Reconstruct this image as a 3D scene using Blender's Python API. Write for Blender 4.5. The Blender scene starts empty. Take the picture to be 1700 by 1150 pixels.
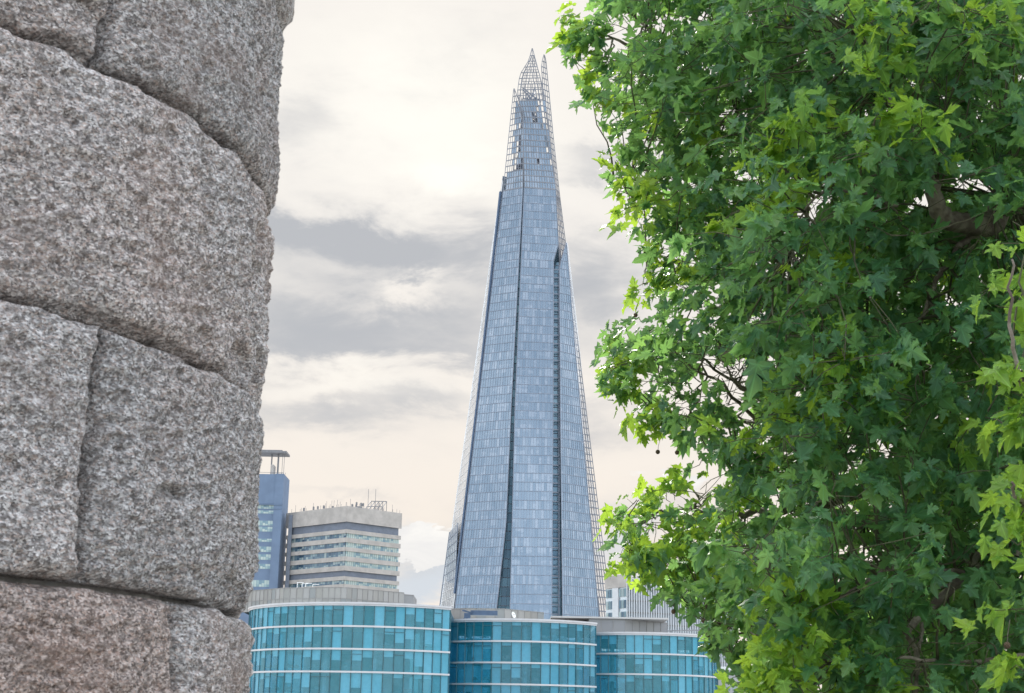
import bpy, math, random
import numpy as np
from mathutils import Vector, Matrix

# ------------------------------------------------------------------ camera, sky, sun
SC = bpy.context.scene
COL = SC.collection
F, W0, H0 = 2400.0, 1700.0, 1150.0          # focal length and size of the photograph in its own pixels
EYE = Vector((0, 0, 1.65))
PITCH, ROLL = math.radians(14.8), math.radians(1.0)
CAM_M = Matrix.Rotation(math.pi / 2 + PITCH, 3, 'X') @ Matrix.Rotation(ROLL, 3, 'Z')
cam_d = bpy.data.cameras.new('camera')
cam = bpy.data.objects.new('camera', cam_d)
COL.objects.link(cam)
cam.matrix_world = Matrix.Translation(EYE) @ CAM_M.to_4x4()
cam_d.sensor_width = 36
cam_d.lens = 36 * F / W0
cam_d.clip_start = 0.05
cam_d.clip_end = 20000
cam_d.dof.use_dof = True
cam_d.dof.focus_distance = 300
cam_d.dof.aperture_fstop = 17
SC.camera = cam
SC.view_settings.view_transform = 'Standard'
SC.view_settings.look = 'None'
SC.view_settings.gamma = 1
SC.view_settings.use_curve_mapping = False
SC.view_settings.exposure = 0.5


def ray(px, py):
    return CAM_M @ Vector(((px - W0 / 2) / F, (H0 / 2 - py) / F, -1))


def at(px, py, Y):
    d = ray(px, py)
    return EYE + d * (Y / d.y)


def at_z(px, py, z):
    d = ray(px, py)
    return EYE + d * ((z - EYE.z) / d.z)


class NT:
    """small helper to write node trees"""
    def __init__(s, tree):
        s.t = tree
        s.n, s.l = tree.nodes, tree.links

    def new(s, typ, **kw):
        n = s.n.new(typ)
        for k, v in kw.items():
            setattr(n, k, v)
        return n

    def put(s, sock, v):
        if hasattr(v, 'is_output') or isinstance(v, bpy.types.NodeSocket):
            s.l.new(v, sock)
        else:
            sock.default_value = v

    def math(s, op, a, b=0.0, c=None, clamp=False):
        n = s.new('ShaderNodeMath', operation=op, use_clamp=clamp)
        s.put(n.inputs[0], a)
        s.put(n.inputs[1], b)
        if c is not None:
            s.put(n.inputs[2], c)
        return n.outputs[0]

    def mix(s, fac, a, b, blend='MIX'):
        n = s.new('ShaderNodeMix', data_type='RGBA', blend_type=blend)
        s.put(n.inputs[0], fac)
        s.put(n.inputs[6], a if not isinstance(a, tuple) or len(a) == 4 else a + (1,))
        s.put(n.inputs[7], b if not isinstance(b, tuple) or len(b) == 4 else b + (1,))
        return n.outputs[2]

    def step(s, x, lo, hi, a=0.0, b=1.0):
        n = s.new('ShaderNodeMapRange', interpolation_type='SMOOTHSTEP')
        s.put(n.inputs[0], x)
        n.inputs[1].default_value, n.inputs[2].default_value = lo, hi
        n.inputs[3].default_value, n.inputs[4].default_value = a, b
        return n.outputs[0]

    def noise(s, vec, scale, detail=4, rough=.55, dist=0.0, dims='3D'):
        n = s.new('ShaderNodeTexNoise', noise_dimensions=dims)
        if vec is not None:
            s.put(n.inputs['Vector'], vec)
        n.inputs['Scale'].default_value = scale
        n.inputs['Detail'].default_value = detail
        n.inputs['Roughness'].default_value = rough
        n.inputs['Distortion'].default_value = dist
        return n.outputs['Fac']


SUN_ELEV, SUN_AZ = math.radians(34), math.radians(-6)      # azimuth from +Y (ahead of the camera) towards +X


def make_world():
    w = bpy.data.worlds.new('World')
    SC.world = w
    w.use_nodes = True
    t = NT(w.node_tree)
    t.n.clear()
    out = t.new('ShaderNodeOutputWorld')
    bg = t.new('ShaderNodeBackground')
    bg.inputs['Strength'].default_value = 0.1
    t.l.new(bg.outputs[0], out.inputs[0])
    sky = t.new('ShaderNodeTexSky', sky_type='NISHITA')
    sky.sun_disc = False
    sky.sun_elevation = SUN_ELEV
    sky.sun_rotation = SUN_AZ
    sky.air_density, sky.dust_density, sky.ozone_density = 1.0, 1.0, 1.5
    co = t.new('ShaderNodeTexCoord')
    sep = t.new('ShaderNodeSeparateXYZ')
    t.l.new(co.outputs['Generated'], sep.inputs[0])
    x, y, z = sep.outputs
    az = t.math('ARCTAN2', x, y)
    el = t.math('ARCSINE', z)
    # clouds live in azimuth / elevation, flattened towards the horizon
    cmb = t.new('ShaderNodeCombineXYZ')
    t.put(cmb.inputs[0], az)
    t.put(cmb.inputs[1], t.math('MULTIPLY', el, 2.3))
    t.put(cmb.inputs[2], t.math('MULTIPLY', y, 0.3))
    vec = cmb.outputs[0]
    big = t.noise(vec, 7.0, 7, .55, .25)
    fine = t.noise(vec, 19.0, 7, .6, .4)
    wx = t.math('MULTIPLY_ADD', t.math('SUBTRACT', t.noise(vec, 9.0, 5, .6), .5), .13, az)
    wy = t.math('MULTIPLY_ADD', t.math('SUBTRACT', t.noise(vec, 12.0, 6, .62, .3), .5), .085, el)

    def blob(px, py, sx, sy, amp, soft=1.0):
        d = ray(px, py)
        a0, e0 = math.atan2(d.x, d.y), math.asin(d.z / d.length)
        a = t.math('DIVIDE', t.math('SUBTRACT', wx, a0), sx / F)
        b = t.math('DIVIDE', t.math('SUBTRACT', wy, e0), sy / F)
        r = t.math('ADD', t.math('MULTIPLY', a, a), t.math('MULTIPLY', b, b))
        return t.math('MULTIPLY', t.math('EXPONENT', t.math('MULTIPLY', r, -1)), amp)

    def total(items):
        s = items[0]
        for i in items[1:]:
            s = t.math('ADD', s, i)
        return s
    grey = total([
        blob(620, 400, 190, 42, .8), blob(690, 440, 170, 36, .6), blob(600, 540, 260, 62, 1.05), blob(480, 385, 110, 36, .6),
        blob(520, 690, 150, 26, .50), blob(700, 665, 120, 26, .5), blob(1010, 250, 95, 26, .55), blob(985, 285, 60, 20, .4), blob(1000, 480, 110, 62, .75),
        blob(1010, 700, 90, 34, .5), blob(700, 930, 70, 40, .5), blob(500, 215, 85, 55, .5), blob(830, 420, 60, 60, .5), blob(640, 590, 260, 22, .4), blob(570, 830, 130, 10, .3),
        blob(1075, 830, 80, 60, .4), blob(700, 480, 40, 22, -.55), blob(1250, 350, 160, 80, .35), blob(200, 420, 260, 110, .7)])
    g = t.math('ADD', grey, t.math('MULTIPLY', t.math('SUBTRACT', big, .5), 1.05))
    g = t.math('ADD', g, t.math('MULTIPLY', t.math('SUBTRACT', fine, .5), .42))
    gm = t.step(g, -.06, 1.08)
    # fair-weather cumulus low behind the tower
    cu = total([blob(712, 893, 36, 26, 1.3), blob(685, 915, 34, 22, 1.0), blob(735, 862, 30, 22, .9), blob(720, 915, 40, 18, .7), blob(1090, 790, 80, 26, .8)])
    cu = t.math('ADD', cu, t.math('MULTIPLY', t.math('SUBTRACT', t.noise(vec, 34.0, 6, .58, .2), .5), 1.2))
    cm = t.step(cu, .48, .74)
    bl = total([blob(705, 935, 62, 75, 1.0), blob(690, 1000, 80, 40, .7), blob(1030, 900, 60, 90, .7)])
    # warm veil: whiter overhead, peach near the horizon
    warm = t.mix(t.step(el, math.radians(2), math.radians(20)), (9.6, 8.65, 7.65), (9.35, 8.95, 8.45))
    glow = total([blob(700, 170, 230, 130, .9), blob(770, 290, 130, 40, .9), blob(560, 640, 200, 30, .5)])
    warm = t.mix(t.math('MULTIPLY', glow, .85, clamp=True), warm, (10.8, 10.5, 9.7))
    greyc = t.mix(t.step(el, math.radians(3), math.radians(12)), (6.6, 6.4, 6.2), (5.15, 5.3, 5.6))
    warm = t.mix(t.step(bl, .15, .95), warm, (6.9, 7.35, 7.9))
    front = t.mix(gm, warm, greyc)
    front = t.mix(cm, front, t.mix(t.step(fine, .35, .7), (8.7, 8.6, 8.5), (10.2, 9.95, 9.5)))
    # the rest of the sky: broken cloud over blue, brighter overhead
    nish = t.mix(1.0, sky.outputs[0], (1.5, 1.5, 1.5), 'MULTIPLY')
    cover = t.step(t.math('ADD', big, t.math('MULTIPLY', t.math('SUBTRACT', fine, .5), .4)), .30, .72)
    gap = t.math('MULTIPLY', t.step(el, .36, .60), t.step(el, 1.15, .85))
    back = t.mix(t.math('MULTIPLY', cover, t.math('MULTIPLY_ADD', gap, -.45, .8)), nish, t.mix(t.step(el, .1, 1.2), (21.0, 22.0, 23.0), (52.0, 52.0, 51.5)))
    front = t.mix(1.0, front, (.707, .707, .707), 'MULTIPLY')
    fm = t.math('MULTIPLY', t.step(y, .35, .8), t.step(el, .95, .5))
    t.l.new(t.mix(fm, back, front), bg.inputs['Color'])


make_world()
sl = bpy.data.lights.new('sun', 'SUN')
sl.energy = 4.5
sl.angle = math.radians(12)
sl.color = (1.0, .95, .86)
sun = bpy.data.objects.new('sun', sl)
COL.objects.link(sun)
sd = Vector((math.sin(SUN_AZ) * math.cos(SUN_ELEV), math.cos(SUN_AZ) * math.cos(SUN_ELEV), math.sin(SUN_ELEV)))
sun.rotation_euler = sd.to_track_quat('Z', 'Y').to_euler()
sun.location = (0, 0, 60)


# ------------------------------------------------------------------ helpers
def tag(o, label=None, cat=None, group=None, kind=None):
    if label: o['label'] = label
    if cat: o['category'] = cat
    if group: o['group'] = group
    if kind: o['kind'] = kind
    return o


def empty(name, loc, label, cat, group=None):
    o = bpy.data.objects.new(name, None)
    o.empty_display_size = .5
    COL.objects.link(o)
    o.location = loc
    return tag(o, label, cat, group)


def origin(o):
    v = Vector((0, 0, 0))
    while o is not None:
        v += o.location
        o = o.parent
    return v


def link_np(name, V, loops, starts, totals, mats, parent=None, smooth=False, midx=None):
    me = bpy.data.meshes.new(name)
    V = np.asarray(V, dtype=np.float64)
    if parent is not None:
        V = V - np.array(origin(parent))
    me.vertices.add(len(V))
    me.vertices.foreach_set('co', V.astype(np.float32).ravel())
    me.loops.add(len(loops))
    me.loops.foreach_set('vertex_index', np.asarray(loops, dtype=np.int32))
    me.polygons.add(len(starts))
    me.polygons.foreach_set('loop_start', np.asarray(starts, dtype=np.int32))
    me.polygons.foreach_set('loop_total', np.asarray(totals, dtype=np.int32))
    if midx is not None:
        me.polygons.foreach_set('material_index', np.asarray(midx, dtype=np.int32))
    me.polygons.foreach_set('use_smooth', np.full(len(starts), smooth, dtype=bool))
    me.update(calc_edges=True)
    me.validate()
    for m in (mats if isinstance(mats, (list, tuple)) else [mats]):
        me.materials.append(m)
    o = bpy.data.objects.new(name, me)
    COL.objects.link(o)
    if parent is not None:
        o.parent = parent
    return o


class MB:
    def __init__(s):
        s.v, s.f, s.mi, s.cur = [], [], [], 0

    def add(s, vs, fs):
        b = len(s.v)
        s.v += [tuple(p) for p in vs]
        s.f += [tuple(b + i for i in f) for f in fs]
        s.mi += [s.cur] * len(fs)

    def quad(s, a, b, c, d):
        s.add([a, b, c, d], [(0, 1, 2, 3)])

    def hexa(s, p):
        """p: 4 bottom points, 4 top points (same order)"""
        s.add(p, [(3, 2, 1, 0), (4, 5, 6, 7), (0, 1, 5, 4), (1, 2, 6, 5), (2, 3, 7, 6), (3, 0, 4, 7)])

    def box(s, x0, x1, y0, y1, z0, z1):
        s.hexa([(x0, y0, z0), (x1, y0, z0), (x1, y1, z0), (x0, y1, z0), (x0, y0, z1), (x1, y0, z1), (x1, y1, z1), (x0, y1, z1)])

    def bar(s, a, b, w, h=None, up=Vector((0, 0, 1))):
        """square bar from a to b"""
        a, b = Vector(a), Vector(b)
        h = h or w
        d = (b - a)
        if d.length < 1e-6: return
        d.normalize()
        u = d.cross(up)
        if u.length < 1e-3: u = d.cross(Vector((0, 1, 0)))
        u.normalize()
        v = u.cross(d)
        u, v = u * w / 2, v * h / 2
        s.hexa([a - u - v, a + u - v, a + u + v, a - u + v, b - u - v, b + u - v, b + u + v, b - u + v])

    def prism(s, poly, z0, z1):
        n = len(poly)
        vs = [(p[0], p[1], z0) for p in poly] + [(p[0], p[1], z1) for p in poly]
        s.add(vs, [tuple(range(n - 1, -1, -1)), tuple(range(n, 2 * n))] + [(i, (i + 1) % n, n + (i + 1) % n, n + i) for i in range(n)])

    def tube(s, pts, rads, sides=6):
        pts = [Vector(p) for p in pts]
        n = len(pts)
        b = len(s.v)
        ref = None
        for i, p in enumerate(pts):
            d = (pts[min(i + 1, n - 1)] - pts[max(i - 1, 0)]).normalized()
            if ref is None:
                ref = d.orthogonal().normalized()
            ref = (ref - d * ref.dot(d)).normalized()
            w = d.cross(ref)
            for k in range(sides):
                a = 2 * math.pi * k / sides
                s.v.append(tuple(p + (ref * math.cos(a) + w * math.sin(a)) * rads[i]))
        for i in range(n - 1):
            for k in range(sides):
                k2 = (k + 1) % sides
                s.f.append((b + i * sides + k, b + i * sides + k2, b + (i + 1) * sides + k2, b + (i + 1) * sides + k))
                s.mi.append(s.cur)
        s.f.append(tuple(b + k for k in range(sides - 1, -1, -1)))
        s.f.append(tuple(b + (n - 1) * sides + k for k in range(sides)))
        s.mi += [s.cur] * 2

    def build(s, name, mats, parent=None, smooth=False):
        loops = [i for f in s.f for i in f]
        tot = [len(f) for f in s.f]
        st = np.concatenate([[0], np.cumsum(tot)[:-1]]) if tot else []
        return link_np(name, s.v, loops, st, tot, mats, parent, smooth, s.mi)


# ------------------------------------------------------------------ materials
def mat(name):
    m = bpy.data.materials.new(name)
    m.use_nodes = True
    t = NT(m.node_tree)
    b = t.n['Principled BSDF']
    return m, t, b


def plain(name, col, rough=.7, metal=0.0, var=.12, scale=.8, spec=.4):
    m, t, b = mat(name)
    co = t.new('ShaderNodeTexCoord').outputs['Object']
    n = t.noise(co, scale, 5, .6)
    dark = tuple(c * (1 - var) for c in col)
    lite = tuple(min(1, c * (1 + var)) for c in col)
    t.put(b.inputs['Base Color'], t.mix(t.step(n, .3, .7), dark, lite))
    b.inputs['Roughness'].default_value = rough
    b.inputs['Metallic'].default_value = metal
    b.inputs['Specular IOR Level'].default_value = spec
    return m


def glassy(name, cols, rough=.1, metal=.0, floor_h=None, spec=.6, lite=None, coat=0.0, transp=0.0, wave=0.0):
    """coated facade glass: each separate pane takes its own tint"""
    m, t, b = mat(name)
    geo = t.new('ShaderNodeNewGeometry')
    rnd = geo.outputs['Random Per Island']
    cr = t.new('ShaderNodeValToRGB')
    el = cr.color_ramp.elements
    el[0].color = cols[0] + (1,)
    el[1].color = cols[-1] + (1,)
    el[0].position, el[1].position = 0.0, 1.0
    for i, c in enumerate(cols[1:-1]):
        e = el.new((i + 1) / (len(cols) - 1))
        e.color = c + (1,)
    t.put(cr.inputs[0], rnd)
    col = cr.outputs[0]
    if lite:
        co = t.new('ShaderNodeTexCoord').outputs['Object']
        mp = t.new('ShaderNodeMapping')
        mp.inputs['Scale'].default_value = (.05, .05, .3)
        t.l.new(co, mp.inputs[0])
        k = t.noise(mp.outputs[0], 1.0, 3, .6)
        wn = t.new('ShaderNodeTexWhiteNoise', noise_dimensions='1D')
        t.put(wn.inputs['W'], t.math('MULTIPLY', rnd, 97.3))
        k = t.step(t.math('ADD', k, t.math('MULTIPLY', t.math('SUBTRACT', wn.outputs['Value'], .5), .42)), .56, .70)
        col = t.mix(t.math('MULTIPLY', k, .75), col, lite)
    t.put(b.inputs['Base Color'], col)
    b.inputs['Metallic'].default_value = metal
    b.inputs['Roughness'].default_value = rough
    b.inputs['Specular IOR Level'].default_value = spec
    if wave:
        co2 = t.new('ShaderNodeTexCoord').outputs['Object']
        bm = t.new('ShaderNodeBump')
        bm.inputs['Strength'].default_value = wave
        bm.inputs['Distance'].default_value = .05
        t.put(bm.inputs['Height'], t.noise(co2, .55, 2, .5))
        t.l.new(bm.outputs[0], b.inputs['Normal'])
    if transp:
        tr = t.new('ShaderNodeBsdfTransparent')
        tr.inputs[0].default_value = (.46, .80, .95, 1)
        mx = t.new('ShaderNodeMixShader')
        mx.inputs[0].default_value = transp
        t.l.new(b.outputs[0], mx.inputs[1])
        t.l.new(tr.outputs[0], mx.inputs[2])
        t.l.new(mx.outputs[0], t.n['Material Output'].inputs[0])
    return m


def granite(name='granite', tone=(1.0, 1.0, 1.0)):
    m, t, b = mat(name)
    co = t.new('ShaderNodeTexCoord').outputs['Object']
    rnd = t.new('ShaderNodeObjectInfo').outputs['Random']
    mp = t.new('ShaderNodeMapping')
    mp.inputs['Rotation'].default_value = (.3, .55, .2)
    mp.inputs['Scale'].default_value = (1, 1, 1.5)
    t.l.new(co, mp.inputs[0])
    v = mp.outputs[0]
    warp = t.new('ShaderNodeVectorMath', operation='MULTIPLY_ADD')
    nz = t.new('ShaderNodeTexNoise')
    t.l.new(v, nz.inputs[0])
    nz.inputs['Scale'].default_value = 60
    t.l.new(nz.outputs['Color'], warp.inputs[0])
    warp.inputs[1].default_value = (.012, .012, .012)
    t.l.new(v, warp.inputs[2])
    vo = t.new('ShaderNodeTexVoronoi')
    vo.inputs['Scale'].default_value = 185
    t.l.new(warp.outputs[0], vo.inputs['Vector'])
    sp = t.new('ShaderNodeSeparateColor')
    t.l.new(vo.outputs['Color'], sp.inputs[0])
    base = t.mix(sp.outputs[0], (.275, .268, .265), (.68, .665, .66))
    base = t.mix(t.step(sp.outputs[1], .62, .80), base, (.40, .335, .305))       # feldspar
    base = t.mix(t.math('MULTIPLY', t.step(sp.outputs[2], .70, .84), .85), base, (.075, .07, .07))  # dark mica
    n1 = t.noise(v, 55, 6, .68)
    base = t.mix(t.step(n1, .56, .40), base, t.mix(.72, base, (.09, .082, .078)))
    stain = t.noise(co, 3.2, 6, .6)
    base = t.mix(t.math('MULTIPLY', t.step(stain, .50, .72), .45), base, (.24, .18, .155))
    soot = t.noise(co, 6.5, 6, .62)
    base = t.mix(t.math('MULTIPLY', t.step(soot, .55, .75), .5), base, (.12, .115, .11))
    tint = t.noise(co, 1.7, 4, .6)
    base = t.mix(t.math('MULTIPLY', t.step(t.math('MULTIPLY_ADD', rnd, .22, tint),   .52, .78), .26), base, t.mix(1.0, base, (1.0, .80, .70), 'MULTIPLY'))
    hs = t.new('ShaderNodeHueSaturation')
    t.put(hs.inputs['Value'], t.math('MULTIPLY_ADD', rnd, .22, .95))
    t.put(hs.inputs['Color'], t.mix(1.0, base, tone, 'MULTIPLY'))
    t.l.new(hs.outputs[0], b.inputs['Base Color'])
    b.inputs['Roughness'].default_value = .82
    b.inputs['Specular IOR Level'].default_value = .3
    bm = t.new('ShaderNodeBump')
    bm.inputs['Strength'].default_value = .8
    bm.inputs['Distance'].default_value = .006
    t.put(bm.inputs['Height'], t.math('ADD', t.math('MULTIPLY', t.noise(v, 70, 7, .7), .9), t.math('MULTIPLY', vo.outputs['Distance'], .5)))
    t.l.new(bm.outputs[0], b.inputs['Normal'])
    return m


def leaf_mat(name, c0, c1, c2, tr):
    m, t, b = mat(name)
    rnd = t.new('ShaderNodeNewGeometry').outputs['Random Per Island']
    cr = t.new('ShaderNodeValToRGB')
    e = cr.color_ramp.elements
    e[0].color, e[1].color = c0 + (1,), c2 + (1,)
    k = e.new(.6)
    k.color = c1 + (1,)
    t.put(cr.inputs[0], rnd)
    co = t.new('ShaderNodeTexCoord').outputs['Object']
    mott = t.noise(co, 30, 4, .6)
    col = t.mix(t.math('MULTIPLY', t.step(mott, .4, .7), .25), cr.outputs[0], c0)
    # pale veins: midrib and four ribs running to the lobes
    uvn = t.new('ShaderNodeUVMap')
    sp = t.new('ShaderNodeSeparateXYZ')
    t.l.new(uvn.outputs[0], sp.inputs[0])
    ax = t.math('ABSOLUTE', sp.outputs[0])
    yy = sp.outputs[1]
    d = ax
    for ang in (math.radians(52), math.radians(92)):
        q = t.math('ABSOLUTE', t.math('SUBTRACT', t.math('MULTIPLY', ax, math.cos(ang)), t.math('MULTIPLY', t.math('SUBTRACT', yy, .06), math.sin(ang))))
        d = t.math('MINIMUM', d, q)
    col = t.mix(t.math('MULTIPLY', t.step(d, .028, .006), .5), col, tuple(min(1, c * 2.2 + .02) for c in c1))
    t.put(b.inputs['Base Color'], col)
    b.inputs['Roughness'].default_value = .38
    b.inputs['Specular IOR Level'].default_value = .45
    trn = t.new('ShaderNodeBsdfTranslucent')
    t.put(trn.inputs[0], t.mix(.55, col, tr))
    mx = t.new('ShaderNodeMixShader')
    mx.inputs[0].default_value = .55
    t.l.new(b.outputs[0], mx.inputs[1])
    t.l.new(trn.outputs[0], mx.inputs[2])
    t.l.new(mx.outputs[0], t.n['Material Output'].inputs[0])
    return m


def bark_mat():
    m, t, b = mat('bark')
    co = t.new('ShaderNodeTexCoord').outputs['Object']
    n = t.noise(co, 7, 5, .6, .3)
    t.put(b.inputs['Base Color'], t.mix(t.step(n, .38, .62), (.11, .085, .066), (.26, .23, .18)))
    b.inputs['Roughness'].default_value = .85
    bm = t.new('ShaderNodeBump')
    bm.inputs['Distance'].default_value = .01
    t.put(bm.inputs['Height'], t.noise(co, 45, 5, .6))
    t.l.new(bm.outputs[0], b.inputs['Normal'])
    return m


M = dict(
    granite=granite(),
    granite_pink=granite('granite_pink', (1.0, .88, .82)),
    granite_light=granite('granite_light', (1.08, 1.07, 1.065)),
    mortar=plain('mortar', (.26, .25, .235), .9, var=.3, scale=30),
    tower_glass=glassy('tower_glass', [(.18, .24, .30), (.205, .265, .325), (.215, .275, .335), (.24, .295, .35)], .20, .55, lite=(.315, .365, .42), wave=.05),
    tower_wing=glassy('tower_wing_sheen', [(0.496, 0.496, 0.496), (0.576, 0.568, 0.56), (0.64, 0.632, 0.624)], .2, .3),  # paler copy of the glass: grazing sky reflection painted into the panes
    tower_dark=glassy('tower_recess_glass', [(.11, .19, .25), (.14, .23, .29), (.17, .27, .33)], .15, .5),
    tower_seam=glassy('tower_seam_glass', [(.03, .08, .11), (.05, .11, .15), (.08, .17, .21)], .15, .4),
    tower_steel=plain('tower_steel', (0.225, 0.255, 0.312), .5, .3, var=.1, scale=.2),
    wing_steel=plain('wing_steel', (0.798, 0.807, 0.817), .4, .1, var=.1, scale=.2),
    crown_steel=plain('crown_steel', (0.216, 0.224, 0.248), .5, .3, var=.1, scale=.2),
    slab=plain('slab_concrete', (.35, .38, .42), .8, scale=.2),
    teal=glassy('teal_glass', [(0.00984, 0.164, 0.279), (0.0164, 0.262, 0.394), (0.0328, 0.361, 0.492), (0.082, 0.426, 0.541), (0.23, 0.525, 0.599), (0.41, 0.607, 0.64)], .04, .1, spec=1.0, transp=.58, wave=.25),
    teal_green=glassy('green_teal_glass', [(0.00984, 0.123, 0.139), (0.0246, 0.221, 0.23), (0.041, 0.312, 0.328), (0.0246, 0.312, 0.443), (0.164, 0.443, 0.426), (0.361, 0.525, 0.476)], .04, .1, spec=1.0, transp=.58, wave=.25),
    fin_clear=None,
    mullion=plain('mullion_metal', (.06, .13, .15), .4, .4),
    white_band=plain('white_aluminium', (0.612, 0.603, 0.612), .4, .1, var=.05, scale=.3),
    blind=plain('blind_fabric', (0.731, 0.748, 0.748), .8, var=.06, scale=1.5),
    interior=plain('office_wall', (.13, .27, .34), .9, var=.3, scale=.3),
    ceiling=plain('office_ceiling', (.55, .60, .60), .9, var=.05),
    desk=plain('office_desk', (.30, .32, .34), .7, var=.3),
    screen=plain('plant_screen', (.42, .40, .37), .6, var=.16, scale=.25),
    screen_dark=plain('plant_screen_grey', (.27, .27, .28), .6, var=.16, scale=.25),
    seam=plain('panel_seam', (.27, .26, .25), .7),
    roof=plain('roof_grey', (0.3, 0.3, 0.3), .85, scale=.2),
    white_roof=plain('roof_white', (0.495, 0.48, 0.465), .7, var=.06, scale=.2),
    conc=plain('pale_concrete', (0.441, 0.41, 0.38), .85, var=.12, scale=.22),
    conc_shaded=plain('blue_shade_concrete', (0.16, 0.22, 0.319), .8, var=.08, scale=.12),  # grey concrete with its bluish shade put into the base colour
    plant_floor=plain('louvre_blue_grey', (0.175, 0.198, 0.243), .7, var=.1, scale=.3),
    ribbon=glassy('ribbon_glass', [(0.045, 0.09, 0.144), (0.09, 0.153, 0.216), (0.18, 0.27, 0.306), (0.36, 0.423, 0.423)], .12, .1, spec=.7),
    office_win=glassy('blind_window_glass', [(0.16, 0.272, 0.336), (0.28, 0.4, 0.416), (0.496, 0.576, 0.528), (0.4, 0.496, 0.464)], .2, .0),
    fins=plain('white_fins', (0.595, 0.612, 0.629), .5, .1, var=.06, scale=.3),
    fin_glass=glassy('pale_glass', [(0.468, 0.513, 0.558), (0.54, 0.585, 0.63), (0.612, 0.648, 0.684)], .2, .3),
    blue_steel=plain('blue_grey_steel', (.08, .12, .19), .5, .3),
    white_paint=plain('white_paint', (.8, .8, .78), .4, var=.03),
    antenna=plain('antenna_grey', (.22, .22, .23), .6, .2),
    bark=bark_mat(),
    twig_bark=plain('twig_bark', (.075, .075, .04), .8, var=.3, scale=20),
    leaf=leaf_mat('plane_leaf', (.030, .108, .066), (.048, .158, .066), (.115, .235, .050), (.38, .66, .13)),
    leaf_backlit=leaf_mat('plane_leaf_backlit', (.09, .24, .04), (.15, .31, .04), (.23, .37, .045), (.55, .75, .06)),  # brighter copy of the leaf: glow of light through it painted in
    ball=plain('seed_ball_brown', (.085, .06, .035), .9, var=.4, scale=60),
    ground=plain('ground_paving', (.26, .25, .23), .9, scale=.5),
    water=plain('river_water', (.06, .08, .075), .12, var=.2, scale=.05),
    quay=plain('embankment_stone', (.30, .28, .25), .85, scale=.6),
)

def clear_glass():
    m, t, b = mat('clear_fin_glass')
    b.inputs['Base Color'].default_value = (.62, .66, .72, 1)
    b.inputs['Roughness'].default_value = .1
    tr = t.new('ShaderNodeBsdfTransparent')
    mx = t.new('ShaderNodeMixShader')
    mx.inputs[0].default_value = .62
    t.l.new(b.outputs[0], mx.inputs[1])
    t.l.new(tr.outputs[0], mx.inputs[2])
    t.l.new(mx.outputs[0], t.n['Material Output'].inputs[0])
    return m


M['fin_clear'] = clear_glass()
rng = np.random.default_rng(7)
random.seed(7)


# ------------------------------------------------------------------ the lie of the land
def setting():
    b = MB()
    b.quad((-9000, -400, 0), (9000, -400, 0), (9000, 32, 0), (-9000, 32, 0))
    tag(b.build('ground', M['ground']), kind='structure')
    b = MB()
    b.quad((-9000, 32.9, -6), (9000, 32.9, -6), (9000, 218, -6), (-9000, 218, -6))
    tag(b.build('river', M['water']), kind='structure')
    b = MB()
    b.quad((-9000, 218.9, 0), (9000, 218.9, 0), (9000, 15000, 0), (-9000, 15000, 0))
    tag(b.build('far_bank', M['ground']), kind='structure')
    for y0, lab in ((32, 'low stone embankment wall on the near side of the river'), (218, 'low stone embankment wall below the glass offices')):
        b = MB()
        b.box(-900, 900, y0, y0 + .9, -8, .85)
        b.box(-900, 900, y0 - .12, y0 + 1.02, .85, 1.05)
        tag(b.build('embankment_wall', M['quay']), lab, 'wall')


setting()


# ------------------------------------------------------------------ granite turret
def vnoise(x, y, seed):
    """smooth lattice noise in [-1, 1]"""
    r = np.random.default_rng(seed)
    T = r.random((64, 64)) * 2 - 1
    xi, yi = np.floor(x).astype(int), np.floor(y).astype(int)
    fx, fy = x - xi, y - yi
    fx, fy = fx * fx * fx * (fx * (fx * 6 - 15) + 10), fy * fy * fy * (fy * (fy * 6 - 15) + 10)
    g = lambda i, j: T[(xi + i) % 64, (yi + j) % 64]
    return (g(0, 0) * (1 - fx) + g(1, 0) * fx) * (1 - fy) + (g(0, 1) * (1 - fx) + g(1, 1) * fx) * fy


PC, PR = Vector((-1.977, 3.713)), 1.29


def theta_at(px, py):
    d = ray(px, py)
    d2 = Vector((d.x, d.y))
    a = d2.dot(d2)
    bq = -d2.dot(PC)
    c = PC.dot(PC) - PR * PR
    s = (-bq - math.sqrt(max(0, bq * bq - a * c))) / a
    p = d2 * s - PC
    return math.atan2(p.y, p.x)


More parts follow.
